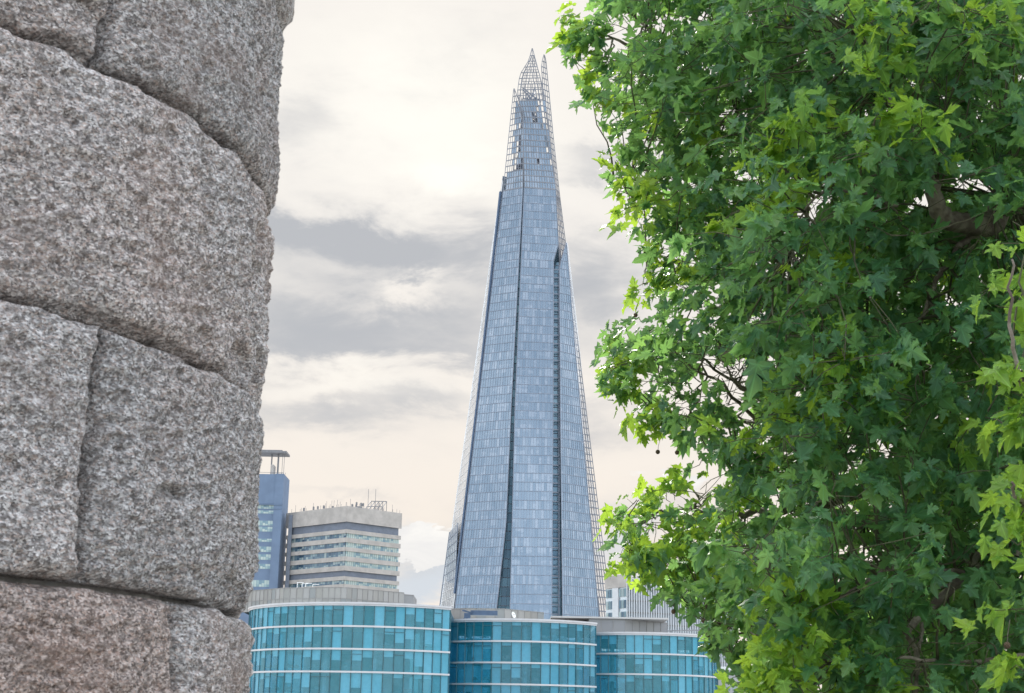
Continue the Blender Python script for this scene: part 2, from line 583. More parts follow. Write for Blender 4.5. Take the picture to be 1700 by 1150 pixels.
def stone_block(th0, th1, z0, z1, step, seed, parent, bulge=.03, rough=1.0, chips=(), steps=(), stone='granite'):
    """rock-faced block: th runs counter-clockwise seen from above; the outside face is a displaced grid"""
    na, nz = max(4, int((th1 - th0) * PR / step)), max(4, int((z1 - z0) / step))
    a = np.linspace(0, (th1 - th0) * PR, na + 1)
    h = np.linspace(0, z1 - z0, nz + 1)
    A, Hh = np.meshgrid(a, h, indexing='ij')
    L, Z = a[-1], h[-1]
    n1 = vnoise(A * 3 + 5, Hh * 3 + 9, seed)
    wob = .010 * vnoise(A * 9, Hh * 9, seed + 3) + .004 * vnoise(A * 31, Hh * 31, seed + 4)
    d = np.minimum(np.minimum(A, L - A), np.minimum(Hh * .9, (Z - Hh) * 1.0)) + wob
    edge = np.clip(d, 0, None)
    prof = 1 - np.exp(-edge / .005) * .68 - np.exp(-edge / .035) * .32
    r = PR - .040 + (bulge + .034) * prof
    r += prof * .010 * n1
    amp = prof * rough
    sk, sk2 = A + .45 * Hh, Hh * 1.0 - .25 * A                     # tooling runs on a slant
    r += amp * .0145 * vnoise(A * 6, Hh * 6, seed + 5)
    for sa, sh in steps:
        r += prof * sh / (1 + np.exp(-(A - sa - .012 * vnoise(Hh * 6, A * 0 + 3, seed + 12)) / .003))
    r += amp * .0085 * (1 - 2 * np.abs(vnoise(sk * 17, sk2 * 21, seed + 6)))
    r += amp * .0040 * vnoise(sk * 40, sk2 * 60, seed + 7)
    f1 = vnoise(sk * 75, sk2 * 100, seed + 8)
    r += amp * .0036 * f1
    pit = np.clip(vnoise(sk * 60, sk2 * 85, seed + 9) - .25, 0, 1)
    r -= amp * .014 * pit
    r += .0012 * vnoise(A * 150, Hh * 150, seed + 10)
    for (ca, ch, ra, rh, dep) in chips:                            # flaked scallops with a sharp upper rim
        q = ((A / L - ca) * L / ra) ** 2 + ((Hh / Z - ch) * Z / rh) ** 2 + .35 * vnoise(A * 14, Hh * 14, seed + 11)
        inside = np.clip((1 - q) * 6.0, 0, 1)
        r -= 1.7 * dep * inside * (.55 + .45 * np.clip((Hh / Z - ch) * Z / rh, -1, 1))
    th = th0 + A / PR
    # rim returns into the wall
    X, Yc = PC.x + r * np.cos(th), PC.y + r * np.sin(th)
    V = np.stack([X, Yc, z0 + Hh], -1).reshape(-1, 3)
    idx = np.arange((na + 1) * (nz + 1)).reshape(na + 1, nz + 1)
    q = np.stack([idx[:-1, :-1], idx[1:, :-1], idx[1:, 1:], idx[:-1, 1:]], -1).reshape(-1, 4)
    ring = np.concatenate([idx[:, 0], idx[-1, 1:], idx[-2::-1, -1], idx[0, -2:0:-1]])
    rv = V[ring].copy()
    tt = np.arctan2(rv[:, 1] - PC.y, rv[:, 0] - PC.x)
    ri = PR - .13
    inner = np.stack([PC.x + ri * np.cos(tt), PC.y + ri * np.sin(tt), rv[:, 2]], -1)
    n0 = len(V)
    V = np.concatenate([V, inner])
    k = len(ring)
    ii = np.arange(k)
    jj = (ii + 1) % k
    q2 = np.stack([ring[jj], ring[ii], n0 + ii, n0 + jj], -1)
    Q = np.concatenate([q, q2])
    return link_np('granite_block', V, Q.ravel(), np.arange(len(Q)) * 4, np.full(len(Q), 4), M[stone], parent, True)


def turret():
    root = empty('granite_turret', (PC.x, PC.y, 0), 'round turret of big rough grey granite blocks in the left foreground', 'stone turret')
    b = MB()
    n = 64
    b.prism([(PC.x + (PR - .085) * math.cos(2 * math.pi * i / n), PC.y + (PR - .085) * math.sin(2 * math.pi * i / n)) for i in range(n)], 0, 5.15)
    b.build('mortar_core', M['mortar'], root)
    zj = [0, .21, .785, 1.355, 1.925, 2.483, 3.07, 3.645, 4.22, 4.8, 5.2]
    tA, tC, tD = theta_at(178, 60), theta_at(151, 750), theta_at(293, 1080)
    tB = theta_at(-330, 330)
    hero = {6: tA, 5: tB, 4: tC, 3: tD}
    G = .015 / 2
    far = .985
    for k in range(len(zj) - 1):
        z0, z1 = zj[k] + .007, zj[k + 1] - .007
        # course joints around the cylinder, one of them where the photograph shows it
        t0 = hero.get(k, -.9 + .45 * (k % 2))
        cuts = [t0]
        j = 0
        while True:
            w = [1.02, .78, .93, .70, 1.1][(j + k) % 5]
            if k == 6 and j == 0: w = 1.25
            if k == 5 and j == 0: w = 1.95
            if k == 4 and j == 0: w = 1.30
            if k == 3 and j == 0: w = 1.15
            nx = cuts[-1] + w
            if nx > t0 + 2 * math.pi - .55:
                break
            cuts.append(nx)
            j += 1
        cuts.append(t0 + 2 * math.pi)
        for i in range(len(cuts) - 1):
            a, c = cuts[i] + G * (2 if k == 3 else 1) / PR, cuts[i + 1] - G * (2 if k == 3 else 1) / PR
            mid = (cuts[i] + cuts[i + 1]) / 2
            near = k in (3, 4, 5, 6) and (i == 0 or i == len(cuts) - 2)
            ch = ()
            if k == 5 and i == 0: ch = ((.50, .04, .10, .09, .022), (.58, .03, .07, .12, .018), (.40, .03, .05, .06, .014), (.80, .08, .16, .05, .010))
            if k == 4 and i == 0: ch = ((.40, .03, .14, .07, .018), (.20, .05, .12, .04, .012), (.62, .05, .12, .10, .020), (.14, .40, .05, .016, .018))
            if k == 6 and i == len(cuts) - 2: ch = ((.90, .06, .22, .10, .020),)
            stone_block(a, c, z0, z1, .0042 if near else .03, 100 + k * 17 + i, root,
                        bulge=.028 if k != 3 else .022, rough=1.0 if not (k == 6 and i == 0) else .8, chips=ch, stone='granite_pink' if (k == 3 and i == len(cuts) - 2) or (k not in (3, 4, 5, 6) and (k * 7 + i) % 5 == 3) else 'granite_light' if (k in (3, 5) and i == 0) else 'granite', steps=(((theta_at(317, 330) - cuts[i]) * PR, -.016),) if (k == 5 and i == 0) else (((theta_at(196, 750) - cuts[i]) * PR, .008), ((theta_at(392, 750) - cuts[i]) * PR, -.008)) if (k == 4 and i == 0) else (((theta_at(405, 150) - cuts[i]) * PR, -.018),) if (k == 6 and i == 0) else ())


turret()


# ------------------------------------------------------------------ the glass spire
def edge3(poly):
    """polyline in photo pixels and depth -> points sorted by height"""
    p = [at(*q) for q in poly]
    return sorted(p, key=lambda v: v.z)


def on_edge(p, z):
    if z <= p[0].z:
        a, b = p[0], p[1]
    elif z >= p[-1].z:
        a, b = p[-2], p[-1]
    else:
        for a, b in zip(p, p[1:]):
            if a.z <= z <= b.z:
                break
    k = (z - a.z) / (b.z - a.z)
    return a + (b - a) * k


def facet(gl, fr, left, right, fill=None, fh=3.9, pw=1.2, z_from=0.5, bar=.24, vbar=.10, zgrid=None, ew=.3, vframe=True, back=False, z_to=None):
    L, R = edge3(left), edge3(right)
    zt = min(L[-1].z, R[-1].z) if z_to is None else z_to
    z = z_from
    rows = []
    while z < zt - .05:
        z2 = (math.floor(z / fh + 1e-6) + 1) * fh
        rows.append((z, min(z2, zt)))
        z = z2
    for i, (z0, z1) in enumerate(rows):
        l0, r0, l1, r1 = on_edge(L, z0), on_edge(R, z0), on_edge(L, z1), on_edge(R, z1)
        w = (r0 - l0).length
        n = max(1, round(w / pw))
        nrm = (r0 - l0).cross(l1 - l0)
        if nrm.length < 1e-6: continue
        nrm.normalize()
        if nrm.y > 0 and not back: nrm = -nrm
        if back and nrm.y < 0: nrm = -nrm
        for j in range(n):
            a, c = j / n, (j + 1) / n
            p = [l0.lerp(r0, a), l0.lerp(r0, c), l1.lerp(r1, c), l1.lerp(r1, a)]
            if fill is None or fill(z0, (a + c) / 2):
                t = [random.uniform(-.010, .010) for _ in range(4)]
                q = [p[m] + nrm * t[m] for m in range(4)]
                if (q[1] - q[0]).cross(q[3] - q[0]).dot(nrm) < 0: q = q[::-1]
                gl.quad(*q)
            if fr is not None and vframe and j:
                fr.bar(p[0] + nrm * .05, p[3] + nrm * .05, vbar, vbar)
        if fr is not None:
            fr.bar(l0 + nrm * .06, r0 + nrm * .06, .14, bar, nrm.cross(r0 - l0))
            fr.bar(l0 + nrm * .05, l1 + nrm * .05, ew, ew)
            fr.bar(r0 + nrm * .05, r1 + nrm * .05, ew, ew)
    return L, R


def spire():
    base = at(868, 1010, 622)
    root = empty('glass_skyscraper', (base.x, 622, 0), 'tall tapering skyscraper of blue-grey glass shards with an open spiky top', 'skyscraper')
    S = []

    ZC = at(868, 311, 612).z

    def shard(left, right, glass='tower_glass', steel='tower_steel', lab=None, name='glass_shard', fname='glazing_bars', **kw):
        g, f = MB(), MB()
        facet(g, f, left, right, **kw)
        if g.f:
            o = g.build(name, M[glass], root)
            f.build(fname, M[steel], o)
        else:
            o = f.build('steel_lattice', M[steel], root)
        if lab: o['label'] = lab
        return o
    # main shards, left and centre, then the right one
    shard([(836, 311, 617), (796, 655, 611), (756.5, 1000, 604)], [(868, 311, 612), (848.5, 680, 603), (840, 870, 598), (825, 1005, 595)], z_to=ZC)
    shard([(870.5, 311, 612), (855, 680, 602), (847, 1005, 594)],
          [(922.5, 311, 614), (927, 405, 612), (919, 432, 611), (918, 700, 602), (916, 1020, 593)], z_to=ZC)
    shard([(940, 403, 612), (929, 440, 610), (930.5, 700, 602), (934, 1020, 593)], [(940.5, 402, 612), (953, 560, 612), (993.5, 1015, 606)],
          lab='pale right-hand shard of glass with a slanted tip')
    # open edge lattice right of the right shard and right of the upper centre shard
    shard([(940.2, 401, 613), (953.4, 560, 613), (994, 1015, 607)], [(941.5, 400, 615), (960, 560, 616), (1004.5, 1015, 612)], glass='fin_clear', bar=.16, pw=4, vbar=.12, ew=.2, steel='wing_steel', lab='free-standing clear edge of the right shard')
    shard([(903, 90, 615), (898.5, 106, 615), (905, 200, 614), (922.5, 311, 614), (927.4, 405, 612)],
          [(903.8, 90, 616), (906.6, 104, 617), (917.5, 218, 618), (928, 316, 618), (939, 405, 617)], fill=lambda z, s: False, bar=.5, steel='crown_steel', fh=2.9, pw=1.3, vbar=.3)
    # narrow wing seen edge-on at the left
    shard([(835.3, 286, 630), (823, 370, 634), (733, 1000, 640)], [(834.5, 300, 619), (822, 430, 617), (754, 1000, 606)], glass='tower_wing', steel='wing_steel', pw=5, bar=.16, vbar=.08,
          lab='wing of glass seen nearly edge-on, pale sky reflection in its colour')
    e = MB()
    ed = [at(831, 318, 617.5), at(794, 655, 611.5), at(755, 985, 605)]
    for a, q in zip(ed, ed[1:]):
        e.bar(a, q, .9)
    e.build('edge_channel', M['blue_steel'], root)
    # crown: broken glazing, then bare steel
    def band(z, s, k=.75):
        i = math.floor(z / 2.9)
        r = math.sin(i * 12.9898) * 43758.5453 % 1
        r2 = math.sin(i * 78.233 + math.floor(s * 9) * 37.7) * 9631.7 % 1
        return r < k - .25 or r2 < k - .12 * abs(s - .5)
    zs = at(868, 168, 615).z
    shard([(853, 146, 617), (836, 311, 617)], [(853.8, 147, 617), (862, 168, 615), (869, 190, 613), (868, 311, 612)], steel='crown_steel', fh=2.9, vbar=.24, bar=.42,
          fill=lambda z, s: s > .35 - .2 * (z < zs - 35) and z < zs and band(z, s, .60), z_from=ZC, lab='open lattice with a few panes, left of the crown')
    shard([(883.4, 80, 616), (878, 100, 616), (863, 124, 616), (859, 153, 616), (868, 200, 613), (870.5, 311, 612)],
          [(883.9, 80, 616), (893, 114, 615), (900, 140, 615), (905, 165, 614), (922.5, 311, 614)], steel='crown_steel', fh=2.9, vbar=.24, bar=.42,
          fill=lambda z, s: z < zs and (s < .36 or band(z, s, .68)), z_from=ZC, lab='tallest lattice of the crown ending in a needle tip')
    # the far side of the open crown
    shard([(883.0, 92, 624), (868, 126, 625), (862, 165, 626), (850, 311, 628)], [(886, 92, 624), (897, 128, 625), (902, 165, 626), (917, 311, 628)], steel='crown_steel', fh=2.9, pw=1.7, vbar=.24,
          fill=lambda z, s: z < zs and band(z + 40, s, .30), z_from=ZC, lab='far side of the open crown')
    # inner steel and floors seen through the crown
    c = MB()
    for i in range(13):
        z = at(880, 318, 622).z + i * 2.9
        k = i / 24
        w, dpt = 7.5 - 6.0 * k, 8 - 4 * k
        xm = at(880, 318 - i * 6, 624).x
        c.box(xm - w, xm + w, 622, 622 + dpt, z, z + .3)
        for s in (-1, 1):
            c.bar((xm + s * w * .9, 623, z), (xm + s * (w - .3) * .9, 623, z + 2.9), .5)
            c.bar((xm + s * w * .3, 624, z), (xm - s * w * .6, 626, z + 2.9), .35)
    rr = random.Random(4)
    for i in range(90):
        k = rr.random()
        a = at(860 + 34 * rr.random() + 6 * k, 315 - 150 * k, 618 + 4 * rr.random())
        q = at(860 + 34 * rr.random() + 6 * k, 315 - 150 * k - rr.uniform(4, 26), 618 + 4 * rr.random())
        c.bar(a, q, .4)
    c.build('inner_steelwork', M['tower_steel'], root)
    # recess between left and centre shards, and the slatted recess beside the right shard
    shard([(868, 190, 616), (866, 330, 618), (846, 680, 612), (822, 1005, 606)], [(872, 190, 616), (873, 330, 618), (858, 680, 612), (850, 1005, 606)], glass='tower_seam', bar=.3, pw=2.5, lab='dark recess between the shards', name='recess_glass')
    shard([(917, 435, 618), (915, 700, 612), (912, 1020, 606)], [(933, 430, 618), (938, 700, 612), (942, 1020, 606)], glass='tower_dark', bar=.3, pw=3, lab='teal recess with slats beside the right shard', name='recess_glass')
    f = MB()
    e1, e2 = edge3([(918, 436, 612), (918, 700, 603), (916, 1020, 595)]), edge3([(928, 436, 612), (928, 700, 604), (928, 1020, 596)])
    z = 3.9
    while z < e1[-1].z:
        f.bar(on_edge(e1, z), on_edge(e2, z), .3, .55)
        z += 3.9
    f.bar(e2[0], e2[-1], .4)
    f.build('slats', M['tower_steel'], root)
    # low podium wing at the foot on the left, and the back of the tower
    shard([(748.5, 868, 641), (730, 1008, 646)], [(760, 868, 612), (754, 1008, 609)], glass='tower_recess_grey' if False else 'fin_glass', pw=6, bar=.35, lab='grey podium bay at the foot of the left wing', name='podium_bay')
    shard([(835.3, 292, 632), (737, 1000, 642)], [(880, 292, 640), (850, 1000, 668)], back=True, pw=3, fh=7.8, bar=.2)
    shard([(880, 292, 640), (850, 1000, 668)], [(928, 405, 622), (984, 1015, 622)], back=True, pw=3, fh=7.8, bar=.2)
    # solid core
    k = MB()
    zt = at(880, 320, 622).z
    lo = [(at(770, 1000, 622).x, 618), (at(830, 1000, 612).x, 608), (at(925, 1000, 610).x, 608), (at(965, 1000, 620).x, 620), (at(860, 1000, 650).x, 652)]
    hi = [(at(848, 320, 624).x, 622), (at(868, 320, 622).x, 620), (at(900, 320, 622).x, 620), (at(916, 320, 624).x, 623), (at(880, 320, 630).x, 630)]
    k.add([(x, y, 0) for x, y in lo] + [(x, y, zt) for x, y in hi], [(9, 8, 7, 6, 5), (0, 1, 2, 3, 4)] + [(i, (i + 1) % 5, 5 + (i + 1) % 5, 5 + i) for i in range(5)])
    k.build('core', M['tower_dark'], root)


spire()


# ------------------------------------------------------------------ hospital tower block and its neighbour
def wall_band(b, A, Bp, out, z0, z1, thick=.6):
    """a box along the plan line A-Bp, standing out by `out` along the wall normal (towards the camera)"""
    A, Bp = Vector(A).to_2d(), Vector(Bp).to_2d()
    d = (Bp - A).normalized()
    n = Vector((d.y, -d.x))
    if n.y > 0: n = -n
    A, Bp = A - d * (out - .003), Bp + d * (out - .003)
    a, c = A + n * out, Bp + n * out
    a2, c2 = A + n * (out - thick), Bp + n * (out - thick)
    b.hexa([(*a, z0), (*c, z0), (*c2, z0), (*a2, z0), (*a, z1), (*c, z1), (*c2, z1), (*a2, z1)])
    return n


def hospital():
    D = 800
    pc = at(577, 840, D)
    pl, pr = at_z(479, 852, pc.z), at_z(664, 852, pc.z)
    root = empty('office_block', (pc.x, pc.y, 0), 'square pale concrete block with ribbon windows and aerials on its flat roof', 'tower block')
    zf = lambda y: at(576, y, D).z
    bk = Vector((pl.x + pr.x - pc.x, pl.y + pr.y - pc.y))
    b = MB()
    ins = lambda p, k=.985: (bk.x * .5 + pc.x * .5 + (p[0] - (bk.x + pc.x) * .5) * k, (bk.y + pc.y) * .5 + (p[1] - (bk.y + pc.y) * .5) * k)
    b.prism([ins(p) for p in ((pl.x, pl.y), (pc.x, pc.y), (pr.x, pr.y), (bk.x, bk.y))], 0, zf(843))
    b.build('wall', M['plant_floor'], root)
    p = MB()
    for A, B in ((pl, pc), (pc, pr)):
        wall_band(p, A, B, .9, zf(866), pc.z)
    for A, B in ((pr, bk), (bk, pl)):
        a, c = Vector(A).to_2d(), Vector(B).to_2d()
        p.hexa([(*a, zf(866)), (*c, zf(866)), (c.x - .5, c.y - .8, zf(866)), (a.x - .5, a.y - .8, zf(866)), (*a, pc.z), (*c, pc.z), (c.x - .5, c.y - .8, pc.z), (a.x - .5, a.y - .8, pc.z)])
    p.build('parapet', M['conc'], root)
    sp = [(878.5, 885), (892.3, 900), (908, 914.5), (923.5, 931), (939, 947), (956.5, 963), (969.5, 978), (990, 1000), (1010, 1020), (1040, 1050)]
    for y0, y1 in sp:
        s = MB()
        for A, B in ((pl, pc), (pc, pr)):
            wall_band(s, A, B, .75, zf(y1), zf(y0), .8)
        s.build('spandrel_band', M['conc'], root)
    for y0, y1 in ((885, 892.3), (900, 908), (914.5, 923.5), (931, 939), (963, 969.5)):
        for A, B, mt in ((pl, pc, 'ribbon'), (pc, pr, 'office_win')):
            g = MB()
            a, c = Vector(A).to_2d(), Vector(B).to_2d()
            d = (c - a).normalized()
            n = Vector((d.y, -d.x))
            if n.y > 0: n = -n
            N = 26
            for i in range(N):
                q0, q1 = a.lerp(c, (i + .08) / N) + n * .12, a.lerp(c, (i + .92) / N) + n * .12
                zm = zf(y1) + (zf(y0) - zf(y1)) * random.choice((.0, .35, .5, .5))
                if zm > zf(y1) + .1:
                    g.quad((*q0, zf(y1)), (*q1, zf(y1)), (*q1, zm), (*q0, zm))
                g.quad((*q0, zm + .02), (*q1, zm + .02), (*q1, zf(y0)), (*q0, zf(y0)))
            g.build('ribbon_window', M[mt], root)
    # aerials along the roof edge and the steel frame
    for i in range(60):
        t = random.random()
        A, B = (pl, pc) if i < 30 else (pc, pr)
        q = Vector(A).lerp(Vector(B), t)
        h = random.choice((1.6, 2.0, 2.6, 3.4, 4.6))
        a = MB()
        a.bar((q.x, q.y + 2, pc.z - 2), (q.x, q.y + 2, pc.z + h), .16)
        if i % 6 == 0:
            a.box(q.x - .5, q.x + .5, q.y + 1.6, q.y + 1.95, pc.z + h - 2.0, pc.z + h - .3)
        a.build('aerial', M['antenna'], root)
    fr = MB()
    x0, x1 = at(605, 838, D + 20).x, at(631, 838, D + 20).x
    z0, z1 = pc.z - 1, at(605, 829, D + 20).z
    for x in np.linspace(x0, x1, 5):
        fr.bar((x, D + 14, z0), (x + 3.2, D + 26, z1), .35)
        fr.bar((x + 3.2, D + 26, z0), (x + 3.2, D + 26, z1), .3)
    fr.bar((x0, D + 14, z0 + 1.2), (x1, D + 14, z0 + 1.2), .4)
    fr.bar((x0 + 3.2, D + 26, z1), (x1 + 3.2, D + 26, z1), .4)
    fr.bar((x0 + 1.6, D + 20, (z0 + z1) / 2), (x1 + 1.6, D + 20, (z0 + z1) / 2), .35)
    for px in (612, 624):
        q = at(px, 812, D + 20)
        fr.bar((q.x, D + 20, z0), (q.x, D + 20, q.z), .22)
    fr.box(x0 - 4.5, x0 - 1, D + 16, D + 19, z0, z0 + 3.4)
    fr.build('roof_frame', M['antenna'], root)


def lift_tower():
    D = 822
    tl, tr = at(436, 783, D), at(476, 787, D)
    root = empty('office_tower', (tl.x, D, 0), 'slim grey concrete tower, bluish shade put into its colour, with cantilevered roof slab beside the rough granite', 'tower block')
    zf = lambda y: at(456, y, D).z
    x0, xm, x1 = at(425, 880, D).x, at(452, 880, D).x, at(476, 880, D + 22).x
    b = MB()
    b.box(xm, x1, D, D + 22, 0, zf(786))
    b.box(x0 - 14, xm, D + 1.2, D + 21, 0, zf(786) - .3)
    b.build('wall', M['conc_shaded'], root)
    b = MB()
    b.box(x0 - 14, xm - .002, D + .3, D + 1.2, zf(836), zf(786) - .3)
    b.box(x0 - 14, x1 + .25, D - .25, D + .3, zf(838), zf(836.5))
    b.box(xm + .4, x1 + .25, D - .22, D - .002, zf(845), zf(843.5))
    b.build('upper_cladding', M['conc_shaded'], root)
    wd = (xm - x0)
    for y0, y1 in ((838, 844), (847, 852), (864, 872), (874, 882), (894, 899), (907, 916), (920, 929), (936, 944), (963, 974), (985, 995)):
        g = MB()
        n = 9
        for i in range(n):
            a, c = x0 - 4 + (xm - x0 + 4) * (i + .05) / n, x0 - 4 + (xm - x0 + 4) * (i + .95) / n
            m_ = zf(y1) + (zf(y0) - zf(y1)) * random.choice((.35, .55))
            g.quad((a, D + 1.1, zf(y1)), (c, D + 1.1, zf(y1)), (c, D + 1.1, m_), (a, D + 1.1, m_))
            g.quad((a, D + 1.1, m_ + .03), (c, D + 1.1, m_ + .03), (c, D + 1.1, zf(y0)), (a, D + 1.1, zf(y0)))
        g.build('ribbon_window', M['office_win'], root)
    b = MB()
    b.box(at(447, 780, D).x, at(452, 780, D).x, D + 4, D + 12, zf(786) - .3, zf(769))
    b.build('plant_room', M['conc'], root)
    b = MB()
    zt = zf(749)
    a, c, e = at(400, 752, D), at(458, 743, D), at(475, 746, D)
    b.prism([(at(425, 750, D).x, D + 2), (e.x, D + 2), (e.x, D + 16), (at(425, 750, D).x, D + 16)], zf(750), zf(747))
    b.prism([(at(430, 750, D).x, D + 5), (e.x - 3, D + 5), (e.x - 3, D + 13), (at(430, 750, D).x, D + 13)], zf(747) + .004, zf(744))
    b.build('cantilever_slab', M['antenna'], root)
    b = MB()
    for px, w in ((447, .7), (458, .9), (465, .22), (468, .22)):
        x = at(px, 770, D).x
        b.bar((x, D + 8, zf(786) - .3), (x, D + 8, zf(750)), w)
    for i in range(8):
        x = at(449 + i * 3.5, 786, D).x
        b.bar((x, D + .6, zf(786) - .3), (x, D + .6, zf(784)), .2)
    b.bar((x0 - 8, D + .6, zf(784)), (x1 - .3, D + .6, zf(784)), .2)
    b.build('mast', M['antenna'], root)
    g = MB()
    xa, xb = at(475.8, 880, D).x, at(482, 880, D).x
    g.box(xa, xb, D + 6, D + 20, 0, zf(852))
    g.build('link_wall', M['plant_floor'], root)


hospital()
lift_tower()


# ------------------------------------------------------------------ curved glass offices
def circle3(a, b, c):
    ax, ay, bx, by, cx, cy = a.x, a.y, b.x, b.y, c.x, c.y
    d = 2 * (ax * (by - cy) + bx * (cy - ay) + cx * (ay - by))
    ux = ((ax * ax + ay * ay) * (by - cy) + (bx * bx + by * by) * (cy - ay) + (cx * cx + cy * cy) * (ay - by)) / d
    uy = ((ax * ax + ay * ay) * (cx - bx) + (bx * bx + by * by) * (ax - cx) + (cx * cx + cy * cy) * (bx - ax)) / d
    return Vector((ux, uy)), math.hypot(ax - ux, ay - uy)


def curved_office(label, mid, depth, left, right, npane, fh, nfl, glass, dark_left=0.0, seed=1, back=42):
    rnd = random.Random(seed)
    m = at(mid[0], mid[1], depth)
    zt = m.z
    l, r = at_z(left[0], left[1], zt), at_z(right[0], right[1], zt)
    C, R = circle3(l.to_2d(), m.to_2d(), r.to_2d())
    if C.y < m.y:
        raise RuntimeError('facade bows the wrong way')
    ang = lambda p: math.atan2(p.y - C.y, p.x - C.x)
    a0, a1 = ang(l), ang(r)
    P = lambda k, rr=0.0: Vector((C.x + (R + rr) * math.cos(a0 + (a1 - a0) * k), C.y + (R + rr) * math.sin(a0 + (a1 - a0) * k)))
    root = empty('glass_office', (m.x, m.y, 0), label, 'office building')
    N = npane
    Y = max(l.y, r.y) + back
    floors = [zt - .55 - fh * i for i in range(nfl + 1)]
    total = int(zt / fh)
    fine = [i / (N * 2) for i in range(N * 2 + 1)]
    # white edges of the floors
    for i in range(total + 1):
        z = zt - fh * i
        b = MB()
        hb = .32 if i else .52
        if z - hb < .3: continue
        for u, v in zip(fine, fine[1:]):
            p, q, p2, q2 = P(u, .24), P(v, .24), P(u, -.5), P(v, -.5)
            b.hexa([(*p, z - hb), (*q, z - hb), (*q2, z - hb), (*p2, z - hb), (*p, z), (*q, z), (*q2, z), (*p2, z)])
            if not i:
                p, q, p2, q2 = P(u, .40), P(v, .40), P(u, .24), P(v, .24)
                b.hexa([(*p, z - .22), (*q, z - .22), (*q2, z - .22), (*p2, z - .22), (*p, z + .1), (*q, z + .1), (*q2, z + .1), (*p2, z + .1)])
        b.build('floor_band', M['white_band'], root)
    # panes, blinds, bars
    bars = MB()
    for i in range(total):
        zb, ztp = zt - fh * (i + 1), zt - fh * i - (.32 if i else .52)
        if zb < 1: break
        shown = i < nfl
        gm = MB()
        for j in range(N):
            u, v = j / N, (j + 1) / N
            p, q = P(u), P(v)
            if shown:
                g = MB()
                g.quad((*p, zb), (*q, zb), (*q, ztp), (*p, ztp))
                w = g.build('window_pane', M[glass], root)
                if rnd.random() < .66:
                    fr = rnd.choice((.2, .3, .35, .5, .7, 1.0, 1.0, 1.0))
                    p2, q2 = P(u + .04 / N, -.22), P(v - .04 / N, -.22)
                    zz = ztp - (ztp - zb) * fr
                    k = MB()
                    k.quad((*p2, zz), (*q2, zz), (*q2, ztp), (*p2, ztp))
                    k.build('blind', M['blind'], w)
            else:
                gm.quad((*p, zb), (*q, zb), (*q, ztp), (*p, ztp))
            o = P(u, .06)
            bars.bar((*o, zb), (*o, ztp), .13, .16)
        o = P(1, .06)
        bars.bar((*o, zb), (*o, ztp), .13, .16)
        for u, v in zip(fine[::2], fine[2::2]):
            if rnd.random() < .22:
                a, c = P(u, .04), P(v, .04)
                zz = ztp - .75
                bars.bar((*a, zz), (*c, zz), .1, .1)
        if gm.f:
            gm.build('lower_glazing', M[glass], root)
    bars.build('mullions', M['mullion'], root)
    # floors, back walls and desks seen through the glass
    fl, iw, dk = MB(), MB(), MB()
    for i in range(total):
        z = zt - fh * i
        if z < 2: break
        pts = [P(k / 8, -.6) for k in range(9)]
        inn = [P(k / 8, -11) for k in range(9)]
        for a, c, a2, c2 in zip(pts, pts[1:], inn, inn[1:]):
            fl.hexa([(*a, z - .5), (*c, z - .5), (*c2, z - .5), (*a2, z - .5), (*a, z - .05), (*c, z - .05), (*c2, z - .05), (*a2, z - .05)])
            iw.quad((*a2, z - fh), (*c2, z - fh), (*c2, z - .52), (*a2, z - .52))
        if i < nfl:
            for k in range(14):
                o = P(rnd.random(), -rnd.uniform(1.2, 5))
                zz = z - fh
                dk.box(o.x - .9, o.x + .9, o.y - .4, o.y + .4, zz + .7, zz + .76)
                dk.box(o.x - .35, o.x + .35, o.y - .05, o.y + .05, zz + .8, zz + 1.25)
                if k < 5:
                    o = P((k + .5) / 5, -2.2)
                    dk.tube([(*o, zz), (*o, z - .55)], [.42, .42], 10)
    fl.build('floor_slabs', M['ceiling'], root)
    iw.build('inner_wall', M['interior'], root)
    dk.build('desks_and_columns', M['desk'], root)
    # end walls, back and roof
    b = MB()
    e0, e1 = P(0, -.02), P(1, -.02)
    for e, s in ((e0, -1), (e1, 1)):
        b.box(e.x - .12, e.x + .12, e.y + .45, Y, 0, zt - .9)
    b.box(e0.x, e1.x, Y, Y + .3, 0, zt - .9)
    b.build('end_wall', M['teal_green'], root)
    b = MB()
    pts = [P(k / 12, -.5) for k in range(13)]
    b.prism([*[(p.x, p.y) for p in pts], (e1.x, Y + .2), (e0.x, Y + .2)], zt - .4, zt - .12)
    b.build('roof', M['roof'], root)
    return root, zt, P


